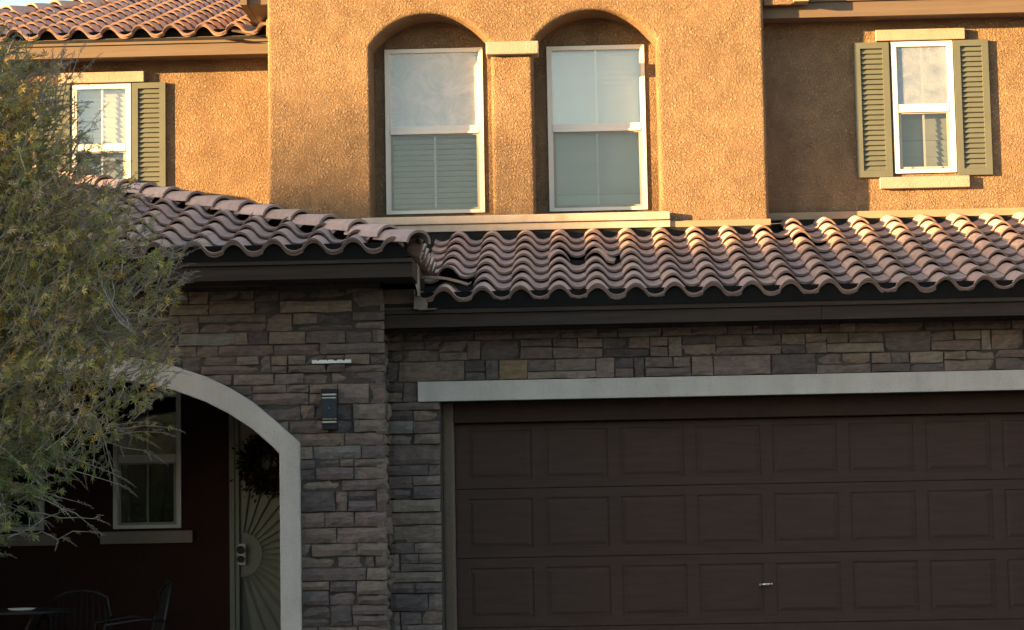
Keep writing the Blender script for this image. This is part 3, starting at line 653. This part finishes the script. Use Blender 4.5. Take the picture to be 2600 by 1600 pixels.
for k in range(-8, 9):
    a = R(k*10.2); dx, dz = math.cos(a), math.sin(a); tmax = 1.035/dx if dx > 0.05 else 9
    if dz > 0: tmax = min(tmax, 1.36/dz)
    if dz < 0: tmax = min(tmax, 1.12/-dz)
    a2 = R(k*10.2+1.2)
    mb.tube([(fc[0]+dx*Rf, 2.152, fc[1]+dz*Rf), (fc[0]+dx*tmax, 2.152, fc[1]+dz*tmax)], [0.0055, 0.008], 5)
    a3 = R(k*10.2+9.0); t3 = tmax*0.98
    tm3 = 1.035/math.cos(a3) if math.cos(a3) > 0.05 else 9
    if math.sin(a3) > 0: tm3 = min(tm3, 1.36/math.sin(a3))
    if math.sin(a3) < 0: tm3 = min(tm3, 1.12/-math.sin(a3))
    mb.quadpts([(fc[0]+dx*Rf, 2.150, fc[1]+dz*Rf), (fc[0]+dx*tmax, 2.150, fc[1]+dz*tmax), (fc[0]+math.cos(a3)*tm3, 2.168, fc[1]+math.sin(a3)*tm3), (fc[0]+math.cos(a3)*Rf, 2.168, fc[1]+math.sin(a3)*Rf)])
mb.build('fan_blades', mt['secdoor'], sd)
box('lock_plate', mt['steel'], sd, -3.183, -3.114, 2.126, 2.1345, 1.039, 1.225)
for zc_ in (1.174, 1.092):
    mb = MB(); rr = 0.036 if zc_ > 1.15 else 0.032; xx = -3.153
    mb.tube([(xx, 2.125, zc_), (xx, 2.085, zc_)], [rr*0.8, rr], 16); mb.build('lock_knob', mt['black'], sd)
# wreath on the door
wr = thing('wreath', 'dark autumn wreath with orange leaves hanging on the security door', 'wreath', (-2.923, 2.11, 1.93))
mb = MB(); random.seed(3)
for k in range(2000):
    a = random.uniform(0, 2*math.pi); rr = 0.15+random.gauss(0, 0.045); p = Vector((rr*math.cos(a), random.uniform(-0.07, 0.0), rr*math.sin(a)*1.15))
    d = Vector((math.cos(a)+random.gauss(0, .6), random.gauss(0, .6)-0.4, math.sin(a)+random.gauss(0, .6))).normalized(); q = d.cross(Vector((random.gauss(0,1), random.gauss(0,1), random.gauss(0,1)))).normalized()
    L_ = random.uniform(0.03, 0.055); c = random.choice([(0.02,0.02,0.012)]*5 + [(0.03,0.022,0.01)]*3 + ([(0.28,0.07,0.015)] if (math.sin(a) < -0.5 or abs(a-2.4) < 0.5) else [(0.06,0.02,0.01)]))
    mb.quadpts([p, p+d*L_*0.5+q*0.012, p+d*L_, p+d*L_*0.5-q*0.012], c)
mb.build('leaves', mt['leaf'], wr)
mb = MB(); mb.tube([(0.16*math.cos(R(a)), -0.02, 0.185*math.sin(R(a))) for a in range(0, 361, 20)], 0.035, 8, (0.03,0.022,0.015)); mb.build('ring', mt['leaf'], wr)

# ------------------------------------------------------------------ stone veneer
PAL = [(min(1, r*1.22+0.006), min(1, g*1.14+0.004), min(1, b*1.14+0.003)) for r, g, b in [(0.150,0.128,0.115)]*5 + [(0.125,0.108,0.104)]*5 + [(0.105,0.094,0.096)]*4 + [(0.165,0.138,0.118)]*3 + [(0.085,0.078,0.082)]*3 + [(0.14,0.115,0.108)]*3 + [(0.175,0.155,0.135)]*2 + [(0.145,0.15,0.145)]]
def stone(mb, x0, x1, z0, z1, y, col, frame=None, depth=0.06):
    """one rough faced stone; frame maps (a, b, out) to a point"""
    F = frame or (lambda a, b, o: (a, y-o, b))
    if y == -0.004 and x0 < -0.56 < x1 and z0 < 2.58 < z1: col = (0.225, 0.175, 0.115)      # the one golden stone
    w, h = x1-x0, z1-z0; nx = max(2, int(w/0.045)); nz = max(2, int(h/0.035)); g = 0.005
    base = random.uniform(0.008, 0.040); tiltx = random.gauss(0, 0.012); tiltz = random.gauss(0, 0.06)
    sx = [random.gauss(0, 0.004) for _ in range(4)]; seed = random.uniform(0, 99)
    b = len(mb.v); idx = {}
    for i in range(nx+1):
        for k in range(nz+1):
            s_, t_ = i/nx, k/nz
            ex = (sx[0]*(1-t_) + sx[1]*t_)*(1-s_) + (sx[2]*(1-t_)+sx[3]*t_)*s_
            a = x0+g + (w-2*g)*s_ + ex*0.9; c = z0+g + (h-2*g)*t_ + noise.noise(Vector((a*6+seed, t_*2, 3)))*0.009
            edge = min(s_, 1-s_, )*w; edz = min(t_, 1-t_)*h; ed = min(edge, edz)
            o = base + tiltx*(s_-0.5) + tiltz*(t_-0.5)*h + noise.noise(Vector((a*9, seed, c*22)))*0.014 + noise.noise(Vector((a*30, seed, c*60)))*0.005
            if ed < 1e-6: o -= 0.014
            mb.v.append(F(a, c, o)); idx[i, k] = b+len(idx)
    for i in range(nx):
        for k in range(nz):
            kk = random.uniform(0.93, 1.07); mb.face((idx[i,k], idx[i+1,k], idx[i+1,k+1], idx[i,k+1]), sc(col, kk))
    rim = [(i, 0) for i in range(nx)] + [(nx, k) for k in range(nz)] + [(i, nz) for i in range(nx, 0, -1)] + [(0, k) for k in range(nz, 0, -1)]
    bk = len(mb.v)
    for (i, k) in rim:
        v = mb.v[idx[i, k]]; a, c = (v[0], v[2]) if not frame else (v[1], v[2])
        mb.v.append(F(a, c, -0.04))
    m = len(rim)
    for q in range(m):
        p = (q+1) % m; mb.face((idx[rim[p]], idx[rim[q]], bk+q, bk+p), sc(col, 0.8))
def veneer(x0f, x1f, z0, z1, y, gold=None, frame=None, name='stone_veneer', seed=1):
    random.seed(seed); mb = MB(); z = z0
    while z < z1-0.02:
        H = random.choice([0.085, 0.10, 0.12, 0.14, 0.16, 0.185])
        if z1-(z+H) < 0.06: H = z1-z
        xl, xr = x0f(z, z+H), x1f(z, z+H); x = xl + 0.0
        while x < xr-0.005:
            W = random.choice([0.10, 0.15, 0.2, 0.26, 0.33, 0.4, 0.5])*random.uniform(0.85, 1.15)
            if xr-(x+W) < 0.07: W = xr-x
            col = sc(random.choice(PAL), random.uniform(0.88, 1.12))
            if H > 0.13 and random.random() < 0.6 and W > 0.12:
                hs = H*random.uniform(0.38, 0.62)
                stone(mb, x, x+W, z, z+hs, y, col, frame)
                if W > 0.28:
                    ws = W*random.uniform(0.35, 0.65); stone(mb, x, x+ws, z+hs, z+H, y, sc(random.choice(PAL), random.uniform(0.85, 1.15)), frame)
                    stone(mb, x+ws, x+W, z+hs, z+H, y, sc(random.choice(PAL), random.uniform(0.85, 1.15)), frame)
                else: stone(mb, x, x+W, z+hs, z+H, y, sc(random.choice(PAL), random.uniform(0.85, 1.15)), frame)
            else:
                if gold and abs(x+W/2-gold[0]) < 0.18 and abs(z+H/2-gold[1]) < 0.075: pass
                stone(mb, x, x+W, z, z+H, y, col, frame)
            x += W
        z += H
    return mb
def interp(P, z, lo, hi):
    """x of a boundary curve at height z (right half of the arch)"""
    if z <= P[0][1]: return P[0][0]
    for (xa, za), (xb, zb) in zip(P[:-1], P[1:]):
        if za <= z <= zb: return xa + (xb-xa)*(z-za)/(zb-za)
    return None
def xr_start(za, zb):
    if zb <= 2.016: return -2.30
    v = interp(ARC, zb, 0, 0)
    return (v-0.02) if v is not None else -4.05
def xl_end(za, zb):
    v = xr_start(za, zb); return -8.1 - v
mbR = veneer(xr_start, lambda a, b: -1.625, -0.03, 3.20, -0.47, seed=11)
mbL = veneer(lambda a, b: -6.2, xl_end, -0.03, 3.20, -0.47, seed=12)
off = len(mbR.v); mbR.v += mbL.v; mbR.f += [tuple(i+off for i in f) for f in mbL.f]; mbR.c += mbL.c; mbR.sm += mbL.sm
mbS = veneer(lambda a, b: -0.485, lambda a, b: 0.0, -0.03, 2.88, 0, frame=lambda a, b, o: (-1.66+o, a, b), seed=5)
off = len(mbR.v); mbR.v += mbS.v; mbR.f += [tuple(i+off for i in f) for f in mbS.f]; mbR.c += mbS.c; mbR.sm += mbS.sm
mbR.build('porch_stone_veneer', mt['stone'], house)
mbG = veneer(lambda a, b: -1.655, lambda a, b: -1.238, -0.03, 2.335, -0.004, seed=21)
mbG2 = veneer(lambda a, b: -1.655, lambda a, b: -1.412, 2.336, 2.493, -0.004, seed=22)
mbG3 = veneer(lambda a, b: -1.655, lambda a, b: 5.3, 2.496, 2.89, -0.004, seed=29)
random.seed(4)
for m_ in (mbG2, mbG3):
    off = len(mbG.v); mbG.v += m_.v; mbG.f += [tuple(i+off for i in f) for f in m_.f]; mbG.c += m_.c; mbG.sm += m_.sm
mbG.build('garage_stone_veneer', mt['stone'], house)

# ------------------------------------------------------------------ wall lamp and number strip
lamp = thing('wall_lamp', 'dark blue box wall lantern with pale louvre bands on the stone beside the arch', 'wall lamp', (-2.052, -0.47, 2.10))
def lb(nm, m, *b, bev=0.002): return MB().box(*b).build(nm, mt[m], lamp, bevel=bev)
lb('back_plate', 'black', -0.056, 0.060, -0.05, 0.0, 0.01, 0.32)
lb('housing', 'navy', -0.056, 0.062, -0.135, -0.051, 0.095, 0.245)
for k, z_ in enumerate((0.052, 0.078, 0.262, 0.288)): lb('louvre', 'black', -0.058, 0.060, -0.115, -0.051, z_-0.006, z_+0.006)
lb('glass', 'frost', -0.050, 0.054, -0.113, -0.051, 0.059, 0.0715); lb('glass', 'frost', -0.050, 0.054, -0.113, -0.051, 0.0845, 0.0945)
lb('glass', 'frost', -0.050, 0.054, -0.113, -0.051, 0.2455, 0.2555); lb('glass', 'frost', -0.050, 0.054, -0.113, -0.051, 0.2685, 0.2815)
lb('bottom_cap', 'black', -0.054, 0.058, -0.11, -0.051, 0.012, 0.0455); lb('top_cap', 'black', -0.058, 0.060, -0.12, -0.051, 0.2945, 0.318)
MB().tube([(0.003, -0.1355, 0.17), (0.003, -0.139, 0.17)], 0.0035, 8).build('screw', mt['steel'], lamp)
ns = MB(); ns.box(-2.186, -1.884, -0.523, -0.508, 2.620, 2.646); no = ns.build('number_strip', mt['plate'])
tag(no, 'thin white house number strip with dark digit ends on the stone above the lamp', 'number plate')
for cx_, w_ in ((-2.136, 0.006), (-2.066, 0.005), (-2.004, 0.017), (-1.940, 0.011)):
    dg_ = MB(); dg_.prism([(cx_-w_, 2.6465), (cx_-w_*0.6, 2.639), (cx_+w_*0.6, 2.639), (cx_+w_, 2.6465)], -0.5255, -0.5235)
    dg_.build('digit', mt['black'], no)

# ------------------------------------------------------------------ patio furniture
def chair(loc, rz, label, hoop=False):
    t = thing('patio_chair', label, 'chair', loc, 'patio chairs on the porch'); t.rotation_euler = (0, 0, rz)
    st = MB()
    seg = [(-0.25+0.5*k/8, -0.02-0.03*math.sin(math.pi*k/8), 0.43) for k in range(9)]
    st.box(-0.25, 0.25, -0.25, 0.25, 0.415, 0.44); st.build('seat', mt['wicker'], t, bevel=0.01)
    bk = MB(); top = 0.86 if hoop else 0.93
    path = [(-0.25, 0.24, 0.43), (-0.255, 0.28, 0.65), (-0.22, 0.33, top-0.05), (-0.12, 0.35, top-0.005), (0, 0.355, top+0.01), (0.12, 0.35, top-0.005), (0.22, 0.33, top-0.05), (0.255, 0.28, 0.65), (0.25, 0.24, 0.43)]
    bk.tube(path, 0.014, 8)
    for k in range(-4, 5): bk.tube([(k*0.05, 0.245, 0.44), (k*0.052, 0.30, 0.66), (k*0.045, 0.345, top-0.01-abs(k)*0.006)], 0.005, 5)
    if not hoop: bk.quadpts([(-0.24, 0.25, 0.45), (0.24, 0.25, 0.45), (0.20, 0.335, 0.88), (-0.20, 0.335, 0.88)])
    bk.build('backrest', mt['wicker'], t)
    for sx in (-1, 1):
        MB().tube([(sx*0.23, -0.22, 0.42), (sx*0.25, -0.24, 0.2), (sx*0.26, -0.27, 0.0)], 0.013, 6).build('leg', mt['wicker'], t)
        MB().tube([(sx*0.23, 0.23, 0.42), (sx*0.24, 0.26, 0.2), (sx*0.25, 0.31, 0.0)], 0.013, 6).build('leg', mt['wicker'], t)
        MB().tube([(sx*0.26, -0.22, 0.43), (sx*0.28, -0.2, 0.62), (sx*0.28, 0.1, 0.66), (sx*0.26, 0.28, 0.64)], 0.012, 6).build('armrest', mt['wicker'], t)
    return t
chair((-3.83, 0.42, 0), R(-70), 'high backed dark patio chair at the right end of the porch table')
chair((-4.30, 0.72, 0), R(5), 'rounded back patio chair behind the porch table', hoop=True)
tb = thing('patio_table', 'dark round patio table on the shaded porch', 'table', (-4.72, 0.30, 0))
MB().tube([(0, 0, 0.725), (0, 0, 0.745)], [0.50, 0.50], 36).build('table_top', mt['wicker'], tb)
for a in (45, 135, 225, 315):
    c_, s_ = math.cos(R(a)), math.sin(R(a))
    MB().tube([(0.32*c_, 0.32*s_, 0.72), (0.10*c_, 0.10*s_, 0.45), (0.12*c_, 0.12*s_, 0.25), (0.36*c_, 0.36*s_, 0.0)], 0.016, 6).build('leg', mt['wicker'], tb)
pl = MB(); pl.tube([(0, 0, 0), (0, 0, 0.006), (0, 0, 0.02)], [0.07, 0.085, 0.115], 24)
po = pl.build('plate', mt['plate']); po.location = (-4.60, 0.15, 0.746); tag(po, 'white dish lying on the dark patio table', 'dish')

# ------------------------------------------------------------------ tree
def build_tree():
    random.seed(42)
    root = thing('chaste_tree', 'bushy grey green shrub tree with dry seed spikes hiding the left of the porch', 'tree', (-5.1, -3.5, -0.16))
    base = Vector(root.location)
    PROF = [(0.5, -4.6), (1.0, -4.15), (1.2, -3.86), (1.35, -3.62), (1.5, -3.50), (1.7, -3.40), (1.95, -3.12), (2.05, -2.95), (2.25, -2.76), (2.5, -2.70), (2.8, -2.70), (3.0, -2.62), (3.2, -2.74), (3.4, -2.92), (3.6, -3.02), (3.8, -3.16), (4.0, -3.24), (4.25, -3.38), (4.5, -3.6), (4.75, -4.0), (5.0, -4.6), (5.3, -5.2)]
    def xm(z):
        if z <= PROF[0][0]: return PROF[0][1]
        for (za, xa), (zb, xb) in zip(PROF[:-1], PROF[1:]):
            if z <= zb: return xa+(xb-xa)*(z-za)/(zb-za)
        return -5.6
    CX, CY = -4.9, -3.5
    def inside(p, m=0.0):
        if p.z < 0.7 or p.z > 5.2: return -1
        rx = xm(p.z)-CX; dx = (p.x-CX); dy = p.y-CY
        if rx <= 0.05: return -1
        ry = min(1.35, rx*0.85)
        return 1 - math.sqrt((dx/rx)**2 + (dy/ry)**2)
    limbs = []; tb_ = MB()
    def curve(p0, p1, bend, n=7):
        pts = []; q = Vector((random.gauss(0, bend), random.gauss(0, bend), random.gauss(0, bend)))
        for k in range(n+1):
            t = k/n; pts.append(p0.lerp(p1, t) + q*math.sin(math.pi*t) + Vector((random.gauss(0, .008), random.gauss(0, .008), random.gauss(0, .008))))
        return pts
    t0 = Vector((-5.1, -3.5, -0.2)); forks = []
    for (tx, ty, tz) in ((-3.55, -3.75, 2.75), (-3.75, -4.2, 2.0), (-3.3, -3.5, 2.35), (-3.9, -3.3, 4.2), (-4.3, -3.9, 4.5), (-5.0, -3.4, 4.8), (-5.6, -3.8, 4.3), (-4.0, -4.4, 3.4), (-4.6, -4.4, 2.4), (-3.4, -3.2, 3.2), (-6.2, -3.4, 3.4), (-3.7, -3.9, 1.55), (-4.3, -2.9, 3.6), (-5.2, -2.7, 3.0), (-5.2, -4.4, 3.4)):
        s0 = Vector((-5.1+random.uniform(-.12, .12), -3.5+random.uniform(-.12, .12), -0.1))
        pts = curve(s0, Vector((tx, ty, tz)), 0.16, 9)
        for k, p in enumerate(pts): p.z += 0.25*math.sin(math.pi*k/9)
        tb_.tube(pts, [0.035*(1-k/11)+0.005 for k in range(10)], 6); limbs.append(pts)
        for _ in range(5):
            k = random.randint(3, 8); a = pts[k]; tgt = a + Vector((random.uniform(-.5, .8), random.uniform(-.6, .4), random.uniform(-.3, .6)))
            sub = curve(a, tgt, 0.06, 5)
            if inside(tgt) > 0.02: tb_.tube(sub, [0.011*(1-q/7)+0.003 for q in range(6)], 5); limbs.append(sub)
    tb_.tube([(-5.1, -3.5, -0.25), (-5.1, -3.5, 0.1), (-5.08, -3.5, 0.5)], [0.2, 0.15, 0.06], 10)
    P = [p for l in limbs for p in l]
    lf = MB(); tw = MB(); sd_ = MB()
    def leafcol(p):
        nz = noise.noise(p*2.3) + 0.5*noise.noise(p*6.1)
        g = random.random()
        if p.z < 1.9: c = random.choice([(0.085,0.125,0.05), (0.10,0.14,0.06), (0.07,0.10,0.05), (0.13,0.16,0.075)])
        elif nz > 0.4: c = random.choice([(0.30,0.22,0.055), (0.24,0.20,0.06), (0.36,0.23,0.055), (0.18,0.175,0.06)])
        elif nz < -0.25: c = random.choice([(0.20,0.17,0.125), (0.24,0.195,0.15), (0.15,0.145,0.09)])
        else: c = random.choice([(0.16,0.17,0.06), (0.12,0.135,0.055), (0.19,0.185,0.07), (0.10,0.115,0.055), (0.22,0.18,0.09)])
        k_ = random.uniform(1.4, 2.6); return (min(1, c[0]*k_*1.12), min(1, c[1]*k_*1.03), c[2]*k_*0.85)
    def palm(p, d, size, col):
        side = d.cross(Vector((random.gauss(0, 1), random.gauss(0, 1), random.gauss(0, 1)))).normalized(); nrm = side.cross(d)
        nl = random.choice([3, 5, 5, 5])
        for q in range(nl):
            a = (q-(nl-1)/2)*R(random.uniform(24, 36)); dd = (d*math.cos(a)+side*math.sin(a)+Vector((0, 0, -0.22))*random.random()).normalized()
            L_ = size*(1-0.12*abs(q-(nl-1)/2))*random.uniform(0.85, 1.1); w_ = (dd.cross(nrm)).normalized()*L_*0.085
            mid = p+dd*L_*0.5+nrm*0.004; cc = sc(col, random.uniform(0.85, 1.15))
            b = len(lf.v); lf.v += [tuple(p), tuple(mid+w_), tuple(p+dd*L_+Vector((0,0,-0.008))), tuple(mid-w_)]; lf.face((b, b+1, b+2, b+3), cc)
    def spike(p, d, L_, col):
        pts = [p+d*L_*t+Vector((0, 0, -0.03*t*t)) for t in (0, .33, .66, 1)]; tw.tube(pts, [0.0022, 0.002, 0.0015, 0.001], 3, cap=False)
        n_ = int(L_/0.0095)
        for k in range(n_):
            t = 0.12+0.86*k/n_; c = p+d*L_*t+Vector((0, 0, -0.03*t*t))
            for _ in range(2):
                o = Vector((random.gauss(0, 1), random.gauss(0, 1), random.gauss(0, 1))); o = (o-d*o.dot(d)).normalized()
                r_ = (0.0095*(1-0.6*t))*random.uniform(0.7, 1.2); q = c+o*r_*1.1; e_ = d.cross(o)*r_*0.55; cc = sc(col, random.uniform(0.7, 1.3))
                b = len(sd_.v); sd_.v += [tuple(q+o*r_*0.6), tuple(q+e_), tuple(q-e_), tuple(q+d*r_*0.7), tuple(q-o*r_*.5)]
                for f in ((0, 1, 3), (0, 3, 2), (1, 4, 3), (2, 3, 4), (0, 2, 1)): sd_.face(tuple(b+i for i in f), cc)
    def twig(anchor, d, L_, dens, leafy=True, sp=0.3):
        n_ = 6; pts = [anchor]; cur = anchor.copy(); dd = d.copy()
        for k in range(n_):
            dd = (dd + Vector((random.gauss(0, .09), random.gauss(0, .09), random.gauss(0, .09)-0.02))).normalized(); cur = cur+dd*L_/n_; pts.append(cur.copy())
        tw.tube(pts, [0.0042*(1-k/8)+0.0008 for k in range(n_+1)], 3, cap=False)
        if leafy:
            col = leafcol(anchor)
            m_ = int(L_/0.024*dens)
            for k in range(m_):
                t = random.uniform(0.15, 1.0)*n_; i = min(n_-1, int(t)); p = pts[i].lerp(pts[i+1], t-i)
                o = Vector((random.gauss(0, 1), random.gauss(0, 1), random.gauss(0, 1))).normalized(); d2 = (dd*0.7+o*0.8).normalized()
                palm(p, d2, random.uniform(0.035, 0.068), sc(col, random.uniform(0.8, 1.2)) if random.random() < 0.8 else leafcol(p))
        if random.random() < sp: spike(cur, dd, random.uniform(0.06, 0.15), random.choice([(0.27,0.23,0.20), (0.33,0.27,0.235), (0.22,0.19,0.16), (0.30,0.27,0.25)]))
        return cur, dd
    made = 0; tries = 0
    while made < 6400 and tries < 120000:
        tries += 1
        p = Vector((random.uniform(-5.3, -2.5), random.uniform(-4.7, -2.8), random.uniform(0.9, 4.9)))
        s = inside(p)
        if s < 0.0: continue
        clump = noise.noise(p*1.9+Vector((7, 3, 1)))
        edge = s < 0.16
        if p.x < -4.7 and random.random() < 0.6: continue
        if clump < -0.12 and p.z < 3.3 and random.random() < 0.7: continue
        if edge and random.random() < 0.45: continue
        # growth direction: outwards from crown axis and up
        d = Vector((p.x-CX, (p.y-CY)*0.8, 0)); d.normalize(); d = (d*0.75 + Vector((0, 0, 0.75 if p.z > 1.9 else -0.1)) + Vector((random.gauss(0, .35), random.gauss(0, .35), random.gauss(0, .3)))).normalized()
        L_ = random.uniform(0.14, 0.32); st_ = p - d*L_*0.7
        twig(st_, d, L_, 0.55 if edge else 0.95, True, 0.6 if (edge and p.z > 1.6) else 0.28); made += 1
    # longer bare shoots with seed spikes that stick out of the outline
    def shoot(a, b, leaves=2):
        a, b = Vector(a), Vector(b); d = (b-a).normalized(); L_ = (b-a).length
        pts = [a.lerp(b, t)+Vector((0, 0, 0.06*math.sin(math.pi*t)*random.uniform(-1, 1))) for t in (0, .25, .5, .75, 1)]
        tw.tube(pts, [0.005, 0.004, 0.0035, 0.003, 0.002], 4, cap=False); spike(pts[-1], d, random.uniform(0.10, 0.17), (0.30, 0.26, 0.23))
        for _ in range(leaves):
            t = random.uniform(0.3, 1)*4; i = min(3, int(t)); p = pts[i].lerp(pts[i+1], t-i); d2 = (d+Vector((random.gauss(0, .7), random.gauss(0, .7), random.gauss(0, .7)))).normalized()
            if random.random() < 0.5: spike(p, d2, random.uniform(0.06, 0.12), (0.30, 0.26, 0.22))
            else: palm(p, d2, 0.06, leafcol(p))
    S = [((-3.3,-3.6,2.05), (-2.72,-3.6,2.01)), ((-3.35,-3.6,2.1), (-2.9,-3.6,1.95)), ((-3.2,-3.5,2.1), (-3.08,-3.5,1.72)), ((-3.8,-3.7,2.02), (-3.02,-3.6,1.66)), ((-3.6,-3.6,1.5), (-3.18,-3.6,1.45)),
         ((-3.6,-3.6,1.35), (-3.22,-3.6,1.37)), ((-3.7,-3.6,1.62), (-3.3,-3.6,1.56)), ((-3.3,-3.5,3.3), (-3.17,-3.5,3.75)), ((-3.4,-3.5,3.4), (-3.28,-3.5,3.78)), ((-3.6,-3.5,3.5), (-3.12,-3.5,3.70)),
         ((-3.5,-3.5,3.9), (-3.42,-3.5,4.38)), ((-3.6,-3.5,3.9), (-3.25,-3.5,4.33)), ((-3.5,-3.5,4.0), (-3.3,-3.5,4.42)), ((-3.8,-3.5,4.0), (-3.62,-3.5,4.45)), ((-3.9,-3.4,4.1), (-3.78,-3.4,4.6)), ((-3.2,-3.5,3.0), (-2.62,-3.5,3.16)),
         ((-3.1,-3.5,2.8), (-2.62,-3.5,2.99)), ((-3.1,-3.4,2.9), (-2.55,-3.4,3.22)), ((-3.2,-3.5,2.5), (-2.74,-3.5,2.80)), ((-3.3,-3.6,3.1), (-2.88,-3.6,3.44)), ((-3.2,-3.5,3.2), (-3.0,-3.5,3.66)), ((-3.5,-3.5,3.6), (-3.2,-3.5,4.0)),
         ((-3.3,-3.6,2.6), (-2.78,-3.6,2.66)), ((-3.1,-3.6,2.7), (-2.66,-3.6,2.9)), ((-3.45,-3.4,3.2), (-3.05,-3.4,3.55)), ((-4.3,-3.6,2.45), (-3.55,-3.95,2.2))]
    for a, b in S:
        shoot(a, b, 4)
        for _ in range(1): shoot(Vector(a)+Vector((random.gauss(0,.1), random.gauss(0,.1), random.gauss(0,.06))), Vector(b)+Vector((random.gauss(0,.07)-0.05, random.gauss(0,.08), random.gauss(0,.06))), 3)
    # bare grey twigs showing in front of the leaves
    for _ in range(170):
        p = Vector((random.uniform(-4.1, -2.9), random.uniform(-4.5, -3.6), random.uniform(1.6, 4.0)))
        if inside(p) < 0.05: continue
        near = min(P, key=lambda q: (q-p).length_squared); pts = curve(near, p, 0.05, 5)
        tw.tube(pts, [0.005*(1-k/7)+0.0012 for k in range(6)], 4, cap=False)
    def rel(mb_): mb_.v = [(v[0]-base.x, v[1]-base.y, v[2]-base.z) for v in mb_.v]
    for m_ in (tb_, lf, tw, sd_): rel(m_)
    tr = tb_.build('trunk', mt['bark'], root)
    tw.build('twigs', mt['bark'], root)
    lf.build('crown', mt['leaf'], root)
    so = sd_.build('seed_spikes', mt['seed'], root); so['kind'] = 'stuff'
build_tree()

# ------------------------------------------------------------------ added shade casters towards the sun, and street houses, behind the camera
hx_, hy_ = -math.sin(SUN_AZ), -math.cos(SUN_AZ); TE = math.tan(SUN_EL)
def sp(w, u, z): return (hx_*w - hy_*u*1.0 if False else hx_*w + (-hy_)*u, hy_*w + hx_*u, z)
W0 = 38.0
nb = thing('shade_casting_house', 'unseen house towards the sun, roof line shaped to shade the lower storey', 'house', (0, 0, 0))  # unseen occluder, added to keep low sun off the lower front
prof = [(-22, 6.0), (-16, 4.07+W0*TE), (-2.1, 4.07+W0*TE), (0.5, 3.64+W0*TE), (1.9, 3.28+W0*TE), (14, 5.2)]  # outline shaped to set the shade edge on the facade
def prism_w(name, m, pts, w0, w1):
    mb = MB(); n_ = len(pts); mb.v = [sp(w0, u, z) for u, z in pts] + [sp(w1, u, z) for u, z in pts]
    mb.face(tuple(range(n_))); mb.face(tuple(range(2*n_-1, n_-1, -1)))
    for i in range(n_):
        j = (i+1) % n_; mb.face((i, n_+i, n_+j, j))
    return mb.build(name, m, nb)
prism_w('walls', mt['stucco'], [(-20, -0.16), (12, -0.16), (12, 5.6), (-20, 5.6)], W0+0.4, W0+8)
prism_w('roof', mt['felt'], [(-22, 5.6)] + prof + [(14, 5.6)][:0] + [(14, 5.1)], W0, W0+8.4)
st_ = thing('shade_casting_tree', 'unseen leafy tree added to dapple the sun on the tower', 'tree', sp(34, -2.7, -0.16), 'added shade trees')  # unseen crown added for soft partial shade on the tower
random.seed(9); mb = MB(); cz = 4.2+34*TE+0.16
for k in range(1300):
    v = Vector((random.gauss(0, 1), random.gauss(0, 1), random.gauss(0, 1))).normalized()*random.random()**0.4
    p = Vector((v.x*0.95, v.y*0.95, cz+v.z*0.85)); d = Vector((random.gauss(0,1), random.gauss(0,1), random.gauss(0,1))).normalized(); q = d.orthogonal().normalized()
    mb.quadpts([p, p+d*0.05+q*0.02, p+d*0.10, p+d*0.05-q*0.02], (0.07, 0.09, 0.04))
mb.build('crown', mt['leaf'], st_)
MB().tube([(0, 0, -0.1), (0.05, 0, 3), (0, 0, cz-0.4)], [0.14, 0.1, 0.04], 8).build('trunk', mt['bark'], st_)
s2_ = thing('shade_casting_tree', 'unseen lower tree added to thin the sun on the garage roof', 'tree', sp(31, 0.85, -0.16), 'added shade trees')  # unseen crown added to dim the sunlit garage tiles
mb = MB(); cz = 3.80+31*TE+0.16
for k in range(7200):
    v = Vector((random.gauss(0, 1), random.gauss(0, 1), random.gauss(0, 1))).normalized()*random.random()**0.4
    p = Vector((v.x*1.65, v.y*1.65, cz+v.z*0.66)); d = Vector((random.gauss(0,1), random.gauss(0,1), random.gauss(0,1))).normalized(); q = d.orthogonal().normalized()
    mb.quadpts([p, p+d*0.05+q*0.02, p+d*0.10, p+d*0.05-q*0.02], (0.07, 0.09, 0.04))
mb.build('crown', mt['leaf'], s2_)
MB().tube([(0, 0, -0.1), (0.05, 0, 3), (0, 0, cz-0.4)], [0.14, 0.1, 0.04], 8).build('trunk', mt['bark'], s2_)

for k, (cx_, w_, h_) in enumerate(((-17.2, 13.2, 7.6), (-4.5, 12.2, 7.9), (11, 11, 7.4), (26, 12, 7.8))):
    hh = thing('street_house', ['two storey house far left across the street', 'two storey house directly across the street', 'two storey house right across the street', 'two storey house far right across the street'][k], 'house', (cx_, -33, -0.16), 'houses across the street')
    MB().box(-w_/2, w_/2, -9, 0, 0, 5.6).build('walls', mt['stucco'], hh)
    mb = MB(); e_ = 0.5; mb.v = [(-w_/2-e_, -9.5, 5.6), (w_/2+e_, -9.5, 5.6), (w_/2+e_, 0.5, 5.6), (-w_/2-e_, 0.5, 5.6), (-w_/2+4.5, -4.5, h_), (w_/2-4.5, -4.5, h_)]
    for f in ((0, 1, 5, 4), (1, 2, 5), (2, 3, 4, 5), (3, 0, 4), (3, 2, 1, 0)): mb.face(f)
    mb.build('roof', mt['felt'], hh)
    MB().box(-w_/2+1, -w_/2+5.8, -0.05, 0.03, 0.0, 2.2).build('garage_door', mt['garage'], hh)
    for q in (-0.28, 0.05, 0.3): MB().box(w_*q-0.5, w_*q+0.5, -0.05, 0.03, 3.6, 5.0).build('window', mt['dark'], hh)
